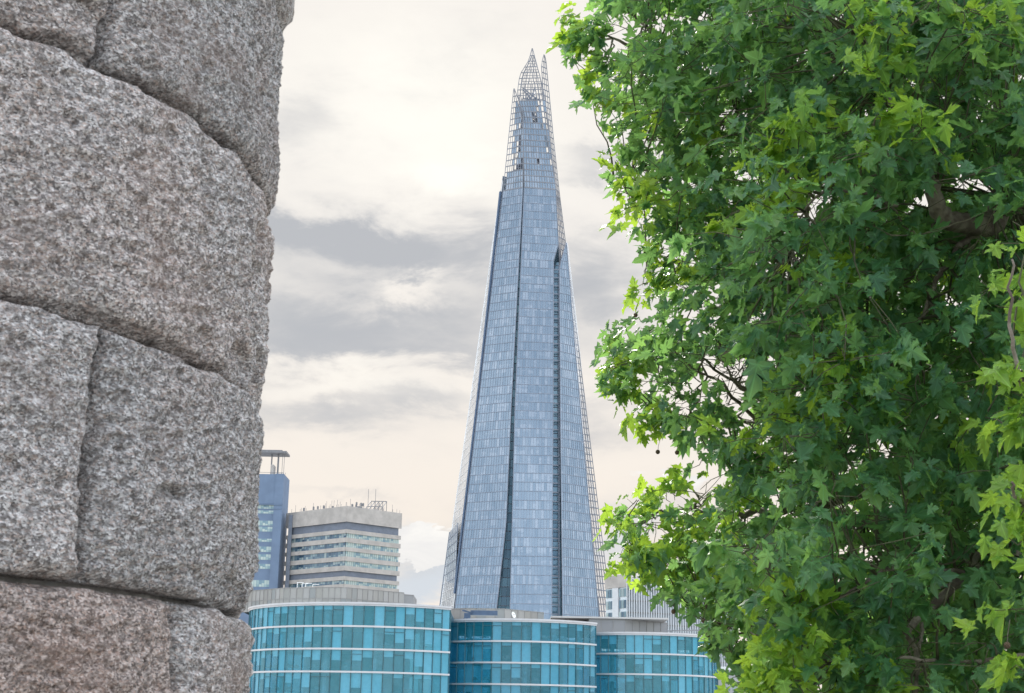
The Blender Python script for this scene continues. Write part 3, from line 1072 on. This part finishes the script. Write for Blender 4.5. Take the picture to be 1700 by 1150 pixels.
def screen_wall(root, pts, z0, z1, cols, rows, name, mt, roofmt='roof', back=16):
    """roof-top plant enclosure: panels along the plan points, with seams and a flat roof"""
    pts = [Vector(p).to_2d() for p in pts]
    b, s = MB(), MB()
    for a, c in zip(pts, pts[1:]):
        n = max(1, round((c - a).length / cols))
        for i in range(n):
            p, q = a.lerp(c, i / n), a.lerp(c, (i + 1) / n)
            for k in range(rows):
                za, zb = z0 + (z1 - z0) * k / rows, z0 + (z1 - z0) * (k + 1) / rows
                b.quad((*p, za), (*q, za), (*q, zb), (*p, zb))
            s.bar((p.x, p.y - .03, z0), (p.x, p.y - .03, z1), .12)
        for k in range(1, rows + 1):
            zz = z0 + (z1 - z0) * k / rows
            s.bar((a.x, a.y - .03, zz), (c.x, c.y - .03, zz), .12)
    yb = max(p.y for p in pts) + back
    b.add([(*p, z1) for p in pts] + [(pts[-1].x, yb, z1), (pts[0].x, yb, z1)], [tuple(range(len(pts) + 2))])
    b.quad((*pts[0], z0), (pts[0].x, yb, z0), (pts[0].x, yb, z1), (*pts[0], z1))
    b.quad((*pts[-1], z0), (pts[-1].x, yb, z0), (pts[-1].x, yb, z1), (*pts[-1], z1))
    b.quad((pts[0].x, yb, z0), (pts[-1].x, yb, z0), (pts[-1].x, yb, z1), (pts[0].x, yb, z1))
    o = b.build(name, M[mt], root)
    s.build('panel_seams', M['seam'], o)
    return o


def screen_mat():
    m = glassy('screen_panels', [(.26, .25, .235), (.30, .29, .27), (.33, .32, .31), (.29, .275, .25), (.23, .245, .25)], .3, .1, spec=.5)
    return m


M['screen'] = screen_mat()
M['screen_dark'] = glassy('screen_panels_grey', [(.20, .20, .21), (.235, .235, .24), (.27, .265, .26)], .35, .1)

# left
rootL, ztL, PL_ = curved_office('curved teal glass office nearest the granite turret, under a long pale roof screen', (600, 1000.5), 265, (415, 1010), (748, 1008), 26, 4.02, 4, 'teal', seed=3)
yy = 280
pts = [at(405, 1000, yy + 12), at(470, 1000, yy + 3), at(545, 1000, yy), at(575, 1000, yy), at(670, 1000, yy + 9)]
screen_wall(rootL, pts, ztL - .1, at(560, 975, yy).z, 1.3, 2, 'plant_screen', 'screen')
screen_wall(rootL, [at(669.6, 1000, yy + 9.5), at(686.5, 1000, yy + 11)], ztL - .1, at(678, 987, yy + 10).z, 2.2, 1, 'plant_screen', 'screen_dark', back=10)
a = MB()
for px, h in ((492, 1.0), (500, .8), (506, .9), (518, .7)):
    q = at(px, 977, yy + 1)
    zb = at(560, 975, yy).z
    a.bar((q.x, yy + 2, zb), (q.x, yy + 2, zb + h), .12)
    a.bar((q.x, yy + 2, zb + h), (q.x + 1.2, yy + 2, zb + h), .1)
a.build('roof_railing', M['white_paint'], rootL)
# middle
rootM, ztM, PM_ = curved_office('curved green-teal glass office between its two neighbours, cradle on its roof', (840, 1027.3), 282, (749, 1029), (989, 1034.5), 17, 4.02, 4, 'teal_green', seed=5)
yy = 297
screen_wall(rootM, [at(742, 1022, yy + 3), at(775, 1022, yy), at(838, 1022, yy), at(903, 1022, yy + 8)], ztM - .1, at(830, 1010.5, yy).z, 2.0, 1, 'plant_screen', 'screen')
# right
rootR, ztR, PR_ = curved_office('curved teal glass office half hidden behind the leaves of the tree', (1075, 1050), 296, (985, 1050.5), (1190, 1059), 19, 4.02, 3, 'teal', seed=8)
yy = 312
screen_wall(rootR, [at(978, 1040, yy), at(1038, 1040, yy), at(1108, 1040, yy + 9)], ztR - .1, at(1040, 1028, yy).z, 2.4, 1, 'plant_screen', 'screen_dark')
b = MB()
zr = at(1000, 1027.6, yy).z
p = [at(915, 1024, yy - 1), at(1110, 1024, yy - 1)]
b.prism([(p[0].x, yy - .8), (p[1].x, yy - .8), (p[1].x, yy + 26), (p[0].x, yy + 26)], zr + .1, zr + .45)
b.build('roof_canopy', M['white_roof'], rootR)
b = MB()
q = at(1130, 1046, 305)
b.bar((q.x - 2, 305, ztR), (q.x - 2, 305, ztR + 1.0), .2)
b.bar((q.x - 3, 305, ztR + 1.0), (q.x + 4, 305, ztR + 1.25), .25)
b.build('davit_arm', M['antenna'], rootR)


# roof machine and dish
def cradle():
    y = 287
    o = at(770, 1026, y)
    z0 = ztM - .12
    root = empty('roof_cradle', (o.x, y, z0), 'long blue-grey window cleaning cradle lying on the middle glass office roof', 'roof cradle')
    b = MB()
    x0, x1 = at(781, 1020, y).x, at(826, 1018, y).x
    zt = at(800, 1016.5, y).z
    b.box(x0, x1, y - .5, y + .5, zt - .55, zt + .35)
    b.build('boom', M['blue_steel'], root)
    b = MB()
    xa, xb = at(769, 1020, y).x, at(782, 1020, y).x
    b.box(xa + .2, xb - .1, y - .7, y + .7, z0 + .25, zt - .2)
    b.bar((xa - .2, y, zt + .35), (xb, y, zt - .1), .3)
    b.bar((xa, y - .8, z0 + .2), (xb + .3, y - .8, zt + .2), .2)
    b.build('carriage', M['blue_steel'], root)
    for x in (xa + .4, xb - .4, x1 - .5):
        w = MB()
        w.tube([(x, y - .9, z0 + .22), (x, y - .72, z0 + .22)], [.22, .22], 12)
        w.bar((x, y - .6, z0 + .1), (x, y - .6, zt - .5), .18)
        w.build('wheel', M['antenna'], root)


def dish():
    y = 286
    c = at(851.5, 1021, y)
    root = empty('satellite_dish', (c.x, y, ztM - .12), 'small white satellite dish on the roof of the middle glass office', 'satellite dish')
    b = MB()
    R, n = .62, 16
    rings = [(0, .0), (.35, .04), (.7, .16), (1, .34)]
    ax = Vector((.75, -.6, .3)).normalized()
    u = ax.orthogonal().normalized()
    v = ax.cross(u)
    for s in (0, .04):
        base_i = len(b.v)
        for r, h in rings:
            for k in range(n):
                a_ = 2 * math.pi * k / n
                b.v.append(tuple(c + (u * math.cos(a_) + v * math.sin(a_)) * R * r + ax * (h * R - s)))
        for i in range(len(rings) - 1):
            for k in range(n):
                k2 = (k + 1) % n
                b.f.append((base_i + i * n + k, base_i + i * n + k2, base_i + (i + 1) * n + k2, base_i + (i + 1) * n + k))
                b.mi.append(0)
    b.build('reflector', M['white_paint'], root, True)
    b = MB()
    b.bar((c.x, y + .3, ztM - .12), (c.x, y + .15, c.z), .12)
    b.bar(c, c + ax * .6, .06)
    b.build('mount', M['antenna'], root)


cradle()
dish()


# ------------------------------------------------------------------ pale finned office and low white building
def finned_office():
    D = 470
    pc = at(1040, 953, D)
    pl, pr = at_z(1006, 957, pc.z), at_z(1215, 962, pc.z)
    zf = lambda y: at(1036, y, D).z
    root = empty('finned_office', (pc.x, pc.y, 0), 'pale office with white vertical fins between the glass skyscraper and the tree', 'office building')
    a, c, r = pl.to_2d(), pc.to_2d(), pr.to_2d()
    bk = a + r - c
    b = MB()
    b.prism([(a.x, a.y + .4), (c.x, c.y + .4), (r.x, r.y + .4), tuple(bk)], 0, zf(960))
    b.build('wall', M['fin_glass'], root)
    p = MB()
    n = wall_band(p, a, c, .3, zf(974), pc.z, .5)
    p.build('parapet', M['conc'], root)
    g = MB()
    d = (c - a).normalized()
    for i in range(12):
        zz = zf(976) - i * 3.7
        for k in (0, 1, 2, 5, 6, 7):
            q0, q1 = a.lerp(c, (k + .1) / 8) + n * .08, a.lerp(c, (k + .9) / 8) + n * .08
            g.quad((*q0, zz - 2.6), (*q1, zz - 2.6), (*q1, zz), (*q0, zz))
    g.build('ribbon_window', M['ribbon'], root)
    w = MB()
    wall_band(w, a.lerp(c, .36), a.lerp(c, .60), .25, 0, zf(974) - .01, .3)
    w.build('stair_wall', M['fins'], root)
    s, h = MB(), MB()
    N = 44
    d = (r - c).normalized()
    n = Vector((d.y, -d.x))
    for i in range(N + 1):
        q = c.lerp(r, i / N) + n * .3
        s.bar((*q, 0), (*q, pc.z + .2), .28, .6)
    for i in range(16):
        z = pc.z - 1 - i * 3.7
        q0, q1 = c + n * .1, r + n * .1
        h.bar((*q0, z), (*q1, z), .25, .3)
    s.build('fins', M['fins'], root)
    h.build('floor_lines', M['seam'], root)
    m = MB()
    for px in (1004, 1008, 1013):
        q = at(px, 945, D + 4)
        m.bar((q.x, D + 4, zf(960)), (q.x, D + 4, at(px, 944 + (px % 3) * 3, D + 4).z), .18)
    m.build('aerial', M['antenna'], root)


def low_building():
    D = 340
    q0, q1 = at(1189, 1110, D), at(1330, 1110, D)
    root = empty('low_building', (q0.x, D, 0), 'low white building with grey base at the foot of the tree crown', 'building')
    b = MB()
    b.box(q0.x, q1.x, D, D + 30, 0, at(1200, 1112, D).z)
    b.build('wall', M['white_roof'], root)
    b = MB()
    b.box(q0.x + 1, q1.x, D + 1, D + 28, at(1200, 1112, D).z + .004, at(1200, 1106, D).z)
    b.build('roof', M['white_paint'], root)
    b = MB()
    for i in range(14):
        x = q0.x + .8 + i * 1.4
        b.box(x, x + .9, D - .06, D + .2, at(1200, 1146, D).z, at(1200, 1140, D).z)
    b.build('windows_strip', M['ribbon'], root)


finned_office()
low_building()


# ------------------------------------------------------------------ the plane tree
OUT = [(1000, -260), (985, -60), (1000, 0), (935, 18), (925, 40), (950, 95), (968, 150), (955, 185), (990, 225), (1015, 260), (1005, 300), (1015, 345), (1018, 372),
       (1060, 398), (1075, 425), (1055, 450), (1045, 485), (1050, 520), (1012, 552), (1000, 585), (978, 606), (1005, 640), (1020, 668), (1050, 700), (1085, 728), (1120, 742),
       (1165, 770), (1150, 778), (1105, 775), (1070, 795), (1025, 835), (1002, 868), (1015, 905), (1000, 925), (1030, 950), (1065, 968), (1100, 988), (1130, 1010),
       (1150, 1035), (1190, 1048), (1165, 1072), (1180, 1090), (1200, 1125), (1225, 1165), (1240, 1300), (2500, 1330), (2900, 700), (2500, -500), (1400, -520)]
HOLES = [(1197, 612, 30, 17), (1225, 622, 24, 30), (1180, 600, 18, 14), (1215, 660, 20, 14), (1240, 690, 22, 13), (1150, 640, 12, 9), (1135, 668, 12, 10), (1090, 605, 12, 6),
         (1300, 12, 20, 9), (1040, 45, 24, 13), (1025, 75, 18, 14), (1095, 42, 14, 16), (1160, 30, 10, 8), (1340, 355, 22, 14), (1360, 330, 14, 12), (1385, 30, 14, 12), (1305, 428, 22, 14),
         (1250, 525, 20, 8), (1190, 490, 12, 10), (1285, 590, 12, 10), (1325, 650, 10, 10), (1470, 745, 16, 12), (1410, 735, 16, 14), (1420, 765, 14, 10), (1590, 495, 18, 10), (1630, 470, 8, 12),
         (1605, 565, 12, 8), (1635, 640, 10, 8), (1610, 660, 9, 10), (1545, 690, 16, 10), (1500, 700, 9, 10), (1115, 830, 16, 14), (1140, 820, 14, 10), (1090, 860, 12, 12), (1180, 800, 12, 10),
         (1290, 820, 10, 14), (1305, 848, 13, 9), (1245, 855, 22, 7), (1095, 885, 8, 8), (1233, 915, 9, 7), (1320, 905, 6, 10), (1390, 910, 14, 9), (1440, 925, 10, 9), (1393, 958, 9, 7), (1672, 1072, 18, 11),
         (1585, 1070, 9, 6), (1545, 1085, 9, 9), (1688, 950, 14, 8), (1360, 1140, 12, 12), (1690, 130, 10, 14), (1650, 170, 12, 14), (1600, 300, 20, 10), (1535, 330, 22, 10), (1640, 310, 14, 9), (1455, 345, 12, 8),
         (1500, 350, 14, 8), (1220, 250, 7, 6), (1250, 290, 20, 7), (1190, 115, 8, 6), (1200, 195, 9, 18), (1400, 110, 5, 5), (1085, 250, 6, 4), (1210, 330, 14, 6), (1300, 770, 8, 8), (1330, 745, 6, 9)]


def inside(poly, x, y):
    x, y = np.asarray(x, float), np.asarray(y, float)
    r = np.zeros(x.shape, bool)
    n = len(poly)
    for i in range(n):
        (x0, y0), (x1, y1) = poly[i], poly[(i + 1) % n]
        c = (y0 > y) != (y1 > y)
        with np.errstate(divide='ignore', invalid='ignore'):
            xx = (x1 - x0) * (y - y0) / (y1 - y0) + x0
        r ^= c & (x < xx)
    return r


def edge_dist(poly, x, y):
    d = np.full(np.shape(x), 1e9)
    n = len(poly)
    for i in range(n):
        a, b = np.array(poly[i], float), np.array(poly[(i + 1) % n], float)
        v = b - a
        t = np.clip(((x - a[0]) * v[0] + (y - a[1]) * v[1]) / (v @ v), 0, 1)
        d = np.minimum(d, np.hypot(x - a[0] - t * v[0], y - a[1] - t * v[1]))
    return d


CM = np.array(CAM_M)
EY = np.array(EYE)


def at_np(px, py, Y):
    d = np.stack([(px - W0 / 2) / F, (H0 / 2 - py) / F, -np.ones_like(px)], -1) @ CM.T
    return EY + d * (Y / d[:, 1])[:, None]


def to_px(Pw):
    d = (Pw - EY) @ CM
    return W0 / 2 + F * d[:, 0] / -d[:, 2], H0 / 2 - F * d[:, 1] / -d[:, 2]


def smooth_path(pts, per=6, wig=.03, seed=0):
    r = random.Random(seed)
    out = []
    n = len(pts)
    for i in range(n - 1):
        p0, p1, p2, p3 = pts[max(i - 1, 0)], pts[i], pts[i + 1], pts[min(i + 2, n - 1)]
        for k in range(per):
            t = k / per
            q = .5 * ((2 * p1) + (p2 - p0) * t + (2 * p0 - 5 * p1 + 4 * p2 - p3) * t * t + (3 * p1 - p0 - 3 * p2 + p3) * t ** 3)
            out.append(q + Vector((r.uniform(-1, 1), r.uniform(-1, 1), r.uniform(-1, 1))) * wig)
    out.append(pts[-1])
    return out


def plane_leaf():
    """five-lobed leaf in its own plane: base at the origin, tip towards +y, width about 1"""
    half = [(0, .03), (.08, -.05), (.24, -.09), (.46, -.02), (.36, .07), (.29, .17), (.44, .22), (.50, .34), (.66, .48), (.46, .47), (.36, .50), (.26, .43), (.25, .58), (.32, .74), (.19, .76), (.12, .92), (.0, 1.12)]
    pts = [(x, y) for x, y in half] + [(-x, y) for x, y in half[-2:0:-1]]
    return np.array(pts)


def tree():
    base = Vector((6.6, 10.8, 0))
    root = empty('plane_tree', base, 'big leafy plane tree with lobed green leaves filling the right side', 'tree')
    P3 = lambda l: [at(*q) for q in l]
    limbs = []

    def limb(name, pts, r0, r1, seed, wig=.025):
        path = smooth_path(pts, 7, wig, seed)
        n = len(path)
        b = MB()
        b.tube(path, [r0 + (r1 - r0) * (i / (n - 1)) ** .8 for i in range(n)], 9)
        b.build(name, M['bark'], root, True)
        limbs.append((path, r0, r1))
        return path
    tr = limb('trunk', [base, base + Vector((.05, 0, 1.5)), base + Vector((-.1, .1, 3.2)), base + Vector((.1, -.1, 5.2)), base + Vector((-.1, 0, 8.5))], .42, .14, 1)
    T = lambda k: tr[int(k * (len(tr) - 1))]
    l1 = limb('limb', [T(.45)] + P3([(1740, 378, 9.7), (1640, 376, 9.4), (1568, 362, 9.2), (1548, 310, 9.0), (1520, 235, 8.8), (1465, 150, 8.8), (1430, 60, 8.9)]), .12, .012, 2, .012)
    l3 = limb('limb', [at(1645, 378, 9.4)] + P3([(1600, 405, 9.4), (1560, 455, 9.3), (1535, 510, 9.2), (1508, 560, 9.2)]), .03, .008, 3, .02)
    limb('limb', [at(1650, 372, 9.4)] + P3([(1680, 338, 9.2), (1740, 330, 9.0)])[::-1] + [at(1640, 376, 9.4)] if False else [at(1800, 345, 9.5)] + P3([(1720, 335, 9.3), (1650, 345, 9.1)]), .05, .02, 33, .01)
    l2 = limb('limb', [T(.30)] + P3([(1700, 770, 11), (1480, 800, 11.2), (1340, 842, 11.3), (1200, 850, 11.4), (1120, 845, 11.4), (1045, 880, 11.3)]), .08, .004, 4)
    l4 = limb('limb', [T(.62)] + P3([(1750, 120, 11), (1500, 60, 11.3), (1300, 40, 11.5), (1130, 85, 11.6), (1060, 72, 11.5), (990, 60, 11.5)]), .09, .006, 5)
    l5 = limb('limb', [T(.38)] + P3([(1750, 600, 11.2), (1500, 640, 11.4), (1330, 700, 11.5), (1240, 650, 11.5), (1150, 590, 11.4), (1055, 600, 11.3)]), .04, .004, 6)
    l6 = limb('limb', [T(.24)] + P3([(1720, 930, 9.6), (1610, 960, 9.2), (1555, 1000, 9.0), (1508, 1050, 8.8), (1522, 1080, 8.8), (1520, 1150, 8.8)]), .05, .011, 7, .012)
    limb('limb', P3([(1530, 1022, 8.95), (1532, 1055, 8.8), (1522, 1085, 8.8), (1538, 1120, 8.8), (1545, 1170, 8.8)]), .013, .009, 8, .01)
    l7 = limb('limb', P3([(1500, 640, 11.4), (1380, 520, 11.3), (1280, 430, 11.4), (1160, 420, 11.4), (1070, 450, 11.3)]), .04, .006, 9)
    l8 = limb('limb', P3([(1400, 50, 11.4), (1260, 160, 11.4), (1160, 230, 11.4), (1060, 280, 11.3), (1015, 300, 11.3)]), .035, .006, 10)
    l9 = limb('limb', P3([(1480, 800, 11.2), (1400, 930, 11.2), (1300, 1010, 11.1), (1200, 1060, 11)]), .035, .006, 11)
    for i, pp in enumerate(([(1350, 690, 11.4), (1260, 705, 11.2), (1215, 690, 11.1), (1120, 690, 11.1)], [(1255, 700, 11.2), (1200, 640, 11.1), (1150, 610, 11.1), (1120, 580, 11.1)], [(1290, 680, 11.3), (1230, 640, 11.1), (1190, 590, 11.1)],
                            [(1330, 40, 11.5), (1305, 20, 11.3), (1285, -20, 11.3)], [(1310, 40, 11.5), (1330, 5, 11.3), (1335, -30, 11.3)], [(1100, 80, 11.5), (1070, 40, 11.4), (1040, 20, 11.4)], [(1130, 860, 11.4), (1160, 830, 11.3), (1140, 800, 11.3)],
                            [(1490, 340, 8.9), (1420, 320, 8.7), (1350, 330, 8.8), (1310, 420, 8.9)], [(1800, 720, 7), (1705, 650, 6.6), (1680, 560, 6.4), (1680, 430, 6.3)], [(1800, 900, 7), (1705, 850, 6.6), (1680, 800, 6.4)],
                            [(1640, 960, 9.2), (1500, 940, 8.8), (1400, 990, 8.6), (1330, 1020, 8.6)], [(1800, 1080, 8), (1600, 1100, 8.4), (1450, 1090, 8.4), (1330, 1110, 8.6)])):
        limb('branch', P3(pp), .018, .005, 40 + i, .015)
    off = limb('limb', [T(.6), base + Vector((1.2, .3, 6)), base + Vector((3, 1, 7.5))], .12, .03, 12)
    limb('limb', [T(.5), base + Vector((.4, 1.8, 5)), base + Vector((.8, 3.4, 6.4))], .12, .03, 13)
    limb('limb', [T(.55), base + Vector((.4, -1.8, 5.4)), base + Vector((1.5, -3.2, 6.6))], .12, .03, 14)
    nodes = np.array([list(p) for path, a, c in limbs for p in path])

    # ---- boughs: clumps of shoots spread through the crown's volume
    r = np.random.default_rng(21)
    K = 9000
    px, py = r.uniform(905, 2700, K), r.uniform(-450, 1300, K)
    keep = inside(OUT, px, py)
    ed = edge_dist(OUT, px, py)
    keep &= (ed > 30) | (r.random(K) < .04)
    seen = (px < 1760) & (py > -60) & (py < 1210)
    keep &= seen | (r.random(K) < .10)
    px, py, ed = px[keep], py[keep], ed[keep]
    n = len(px)
    depth = 10.9 + r.normal(0, .6, n) * np.clip(ed / 120, .25, 1.5)
    k = r.random(n)
    inn = px > 1290 + 60 * np.sin(py / 90.0)
    depth = np.where(inn & (k < .25), r.uniform(8.0, 9.6, n), depth)
    depth = np.where((px > 1230) & (py > 900) & (k < .5), r.uniform(8.0, 9.4, n), depth)
    order = np.argsort(r.random(n))
    px, py, depth = px[order], py[order], depth[order]
    NB = 640
    # thin out: keep boughs a minimum distance apart in space
    C = at_np(px, py, depth)
    kept = []
    for i in range(n):
        if all(np.sum((C[i] - C[j]) ** 2) > .30 ** 2 for j in kept):
            kept.append(i)
        if len(kept) >= 1500: break
    C = C[kept]
    # hand-placed boughs, most nearer the camera, with backlight painted into the leaf colour
    hand = [(1440, 115, 8.0), (1455, 190, 8.1), (1345, 175, 8.3), (1325, 215, 8.3), (1530, 215, 7.9), (1600, 15, 7.8), (1490, 30, 8.0), (1285, 260, 8.5), (1275, 320, 8.5), (1370, 440, 8.7),
            (1705, 405, 6.6), (1710, 460, 6.6), (1690, 510, 6.8), (1712, 545, 6.6), (1695, 600, 6.7), (1708, 640, 6.5), (1712, 700, 6.6), (1680, 812, 6.8), (1705, 840, 6.5), (1700, 900, 6.6), (1708, 1010, 6.6), (1712, 1120, 6.6),
            (1400, 590, 8.4), (1360, 650, 8.4), (1440, 640, 8.5), (1290, 950, 8.4), (1330, 1000, 8.3), (1300, 1060, 8.3), (1350, 1080, 8.1), (1270, 1110, 8.2), (1240, 1130, 8.4), (1320, 1130, 8.0), (1420, 1110, 8.3), (1460, 1130, 8.2),
            (1060, 830, 10.7), (1095, 800, 10.8), (1035, 645, 10.8), (1022, 588, 10.8), (1080, 700, 10.9), (1130, 900, 10.7), (1070, 470, 10.9), (1045, 330, 11), (1030, 270, 11), (1030, 870, 10.6), (1045, 915, 10.6), (1100, 940, 10.5), (1010, 610, 10.7), (960, 60, 11), (945, 40, 11), (975, 120, 11), (985, 175, 11), (1150, 930, 10.5)]
    HC = np.array([list(at(*h)) for h in hand])
    sh_c, sh_d, backlit = [], [], []
    ctr = np.array([base.x, base.y, 5.0])
    twigs = MB()

    def grow(c, m, rad, lit):
        outd = c - ctr
        outd = outd / np.linalg.norm(outd)
        # twig from the nearest limb to the bough
        dd = np.linalg.norm(nodes - c, axis=1) + .6 * np.abs(nodes[:, 0] < c[0] - .1)
        q = nodes[int(np.argmin(dd))]
        L = np.linalg.norm(q - c)
        if L < 1.5:
            mid = (q + c) / 2 + r.normal(0, .05 * L + .01, 3) + np.array([0, 0, -.03 * L])
            twigs.tube([q, (q + mid) / 2 + r.normal(0, .02, 3), mid, (mid + c) / 2 + r.normal(0, .02, 3), c], [.010, .008, .006, .005, .0035], 5)
        for _ in range(m):
            o = r.normal(0, 1, 3) * np.array([rad, rad, rad * .62])
            e = c + o
            dirn = o / (np.linalg.norm(o) + 1e-6) + outd * .5 + np.array([0, 0, -.15])
            ex, ey = to_px(e[None])
            if not inside(OUT, ex, ey)[0]:
                continue
            sh_c.append(e)
            sh_d.append(dirn / np.linalg.norm(dirn))
            backlit.append(lit)
            twigs.tube([c + o * .15, c + o * .6 + r.normal(0, .02, 3), e], [.0035, .003, .002], 4)
    for c in C:
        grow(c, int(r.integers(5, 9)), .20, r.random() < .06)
    for c in HC:
        near = c[1] < 7
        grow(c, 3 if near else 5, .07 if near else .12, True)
    S, Dn, lit = np.array(sh_c), np.array(sh_d), np.array(backlit)
    # ---- leaves along each shoot
    per = 6
    S, Dn, lit = np.repeat(S, per, 0), np.repeat(Dn, per, 0), np.repeat(lit, per)
    N = len(S)
    pos = S + Dn * r.uniform(-.12, .10, (N, 1)) + r.normal(0, .045, (N, 3))
    x, y = to_px(pos)
    ok = inside(OUT, x, y) | (edge_dist(OUT, x, y) < 9) | (x > 1750) | (y < -50) | (y > 1200)
    jx, jy = r.normal(0, 3, N), r.normal(0, 3, N)
    for hx, hy, rx, ry in HOLES:
        dpx = 1.0
        ok &= ((x + jx - hx) / (rx * 1.1 + 4)) ** 2 + ((y + jy - hy) / (ry * 1.1 + 4)) ** 2 > 1
    for hx, hy, rx, ry, dmax in ((1640, 372, 100, 28, 9.6), (1556, 330, 26, 46, 9.3), (1560, 455, 26, 26, 9.3), (1530, 530, 22, 40, 9.3), (1600, 405, 24, 16, 9.35), (1515, 1045, 22, 40, 8.85), (1525, 1110, 26, 50, 8.8), (1570, 990, 40, 14, 9.1), (1400, 825, 80, 16, 11.3)):
        ok &= (((x - hx) / rx) ** 2 + ((y - hy) / ry) ** 2 > 1) | (pos[:, 1] > dmax)
    pos, Dn, lit = pos[ok], Dn[ok], lit[ok]
    N = len(pos)
    size = np.where(r.random(N) < .68, np.clip(r.normal(.086, .02, N), .045, .14), np.clip(r.normal(.122, .025, N), .08, .19))
    # blade: base -> tip droops outwards, its face looks up and out
    tip = Dn * .6 + r.normal(0, .6, (N, 3)) + np.array([0, 0, -.5])
    tip /= np.linalg.norm(tip, axis=1, keepdims=True)
    up = np.array([0, -.25, .75]) + (pos - ctr) / np.linalg.norm(pos - ctr, axis=1, keepdims=True) * .5 + r.normal(0, .55, (N, 3))
    up -= tip * np.sum(up * tip, 1, keepdims=True)
    up /= np.linalg.norm(up, axis=1, keepdims=True)
    side = np.cross(tip, up)
    lf = plane_leaf()
    k = len(lf)
    LX = np.concatenate([lf[:, 0], [0.0]])
    LY = np.concatenate([lf[:, 1], [.28]])
    fold = r.uniform(.05, .45, N)
    curl = r.uniform(-.1, .40, N)
    wid = r.uniform(.85, 1.1, N)
    jit = r.normal(0, .032, (N, k + 1))
    V = (pos[:, None, :] + size[:, None, None] * (LX[None, :, None] * wid[:, None, None] * side[:, None, :] + (LY[None, :, None] + jit[:, :, None]) * tip[:, None, :]
         + (np.abs(LX)[None, :, None] * fold[:, None, None] - (LY[None, :, None] ** 2) * curl[:, None, None] + jit[:, ::-1, None] * .8) * up[:, None, :]))
    s1, s2, sk_ = r.uniform(.55, 1.1, N), r.uniform(.72, 1.12, N), r.normal(0, .10, N)
    lx = LX[None, :] * wid[:, None] * np.where(LY[None, :] < .18, s1[:, None], np.where(LY[None, :] < .55, s2[:, None], 1.0)) + sk_[:, None] * LY[None, :] ** 2
    V = (pos[:, None, :] + size[:, None, None] * (lx[:, :, None] * side[:, None, :] + (LY[None, :, None] + jit[:, :, None]) * tip[:, None, :]
         + (np.abs(lx)[:, :, None] * fold[:, None, None] - (LY[None, :, None] ** 2 + .5 * LX[None, :, None] ** 2) * curl[:, None, None] + jit[:, ::-1, None] * 1.2) * up[:, None, :]))
    tri = np.array([(i, (i + 1) % k, k) for i in range(k)])
    for sel, nm, mt in ((~lit, 'crown', 'leaf'), (lit, 'backlit_foliage', 'leaf_backlit')):
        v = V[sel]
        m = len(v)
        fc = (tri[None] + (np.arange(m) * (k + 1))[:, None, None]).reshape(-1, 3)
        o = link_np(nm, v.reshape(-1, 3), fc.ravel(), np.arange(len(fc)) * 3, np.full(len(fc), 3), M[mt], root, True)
        uv = o.data.uv_layers.new(name='blade')
        lv = np.empty(len(o.data.loops), dtype=np.int32)
        o.data.loops.foreach_get('vertex_index', lv)
        lv = lv % (k + 1)
        uv.data.foreach_set('uv', np.stack([LX[lv], LY[lv]], -1).astype(np.float32).ravel())
        if nm == 'backlit_foliage': o['label'] = 'painted bright yellow-green young leaves'
    twigs.build('twigs', M['twig_bark'], root, True)
    print('leaves', N, 'boughs', len(C))
    # ---- seed balls on their stalks
    for px, py, Y in ((1092, 750, 10.9), (1124, 751, 10.9), (948, 69, 11), (1010, 12, 11), (1009, 168, 11), (1672, 1071, 7.5), (1168, 1030, 10.6), (1175, 1054, 10.6), (1055, 523, 11), (1118, 1015, 10.6)):
        c = at(px, py, Y)
        b = MB()
        R, nu, nv = .0165, 12, 8
        for i in range(nv + 1):
            for j in range(nu):
                f_ = math.pi * i / nv
                g_ = 2 * math.pi * j / nu
                rr = R * (1 + .10 * ((i + j) % 2))
                b.v.append((c.x + rr * math.sin(f_) * math.cos(g_), c.y + rr * math.sin(f_) * math.sin(g_), c.z + rr * math.cos(f_)))
        for i in range(nv):
            for j in range(nu):
                j2 = (j + 1) % nu
                b.f.append((i * nu + j, (i + 1) * nu + j, (i + 1) * nu + j2, i * nu + j2))
                b.mi.append(0)
        o = b.build('seed_ball', M['ball'], root)
        s = MB()
        s.tube([c, c + Vector((.006, 0, .05)), c + Vector((.03, .02, .13))], [.0022, .0018, .0018], 5)
        s.build('stalk', M['bark'], o)


tree()
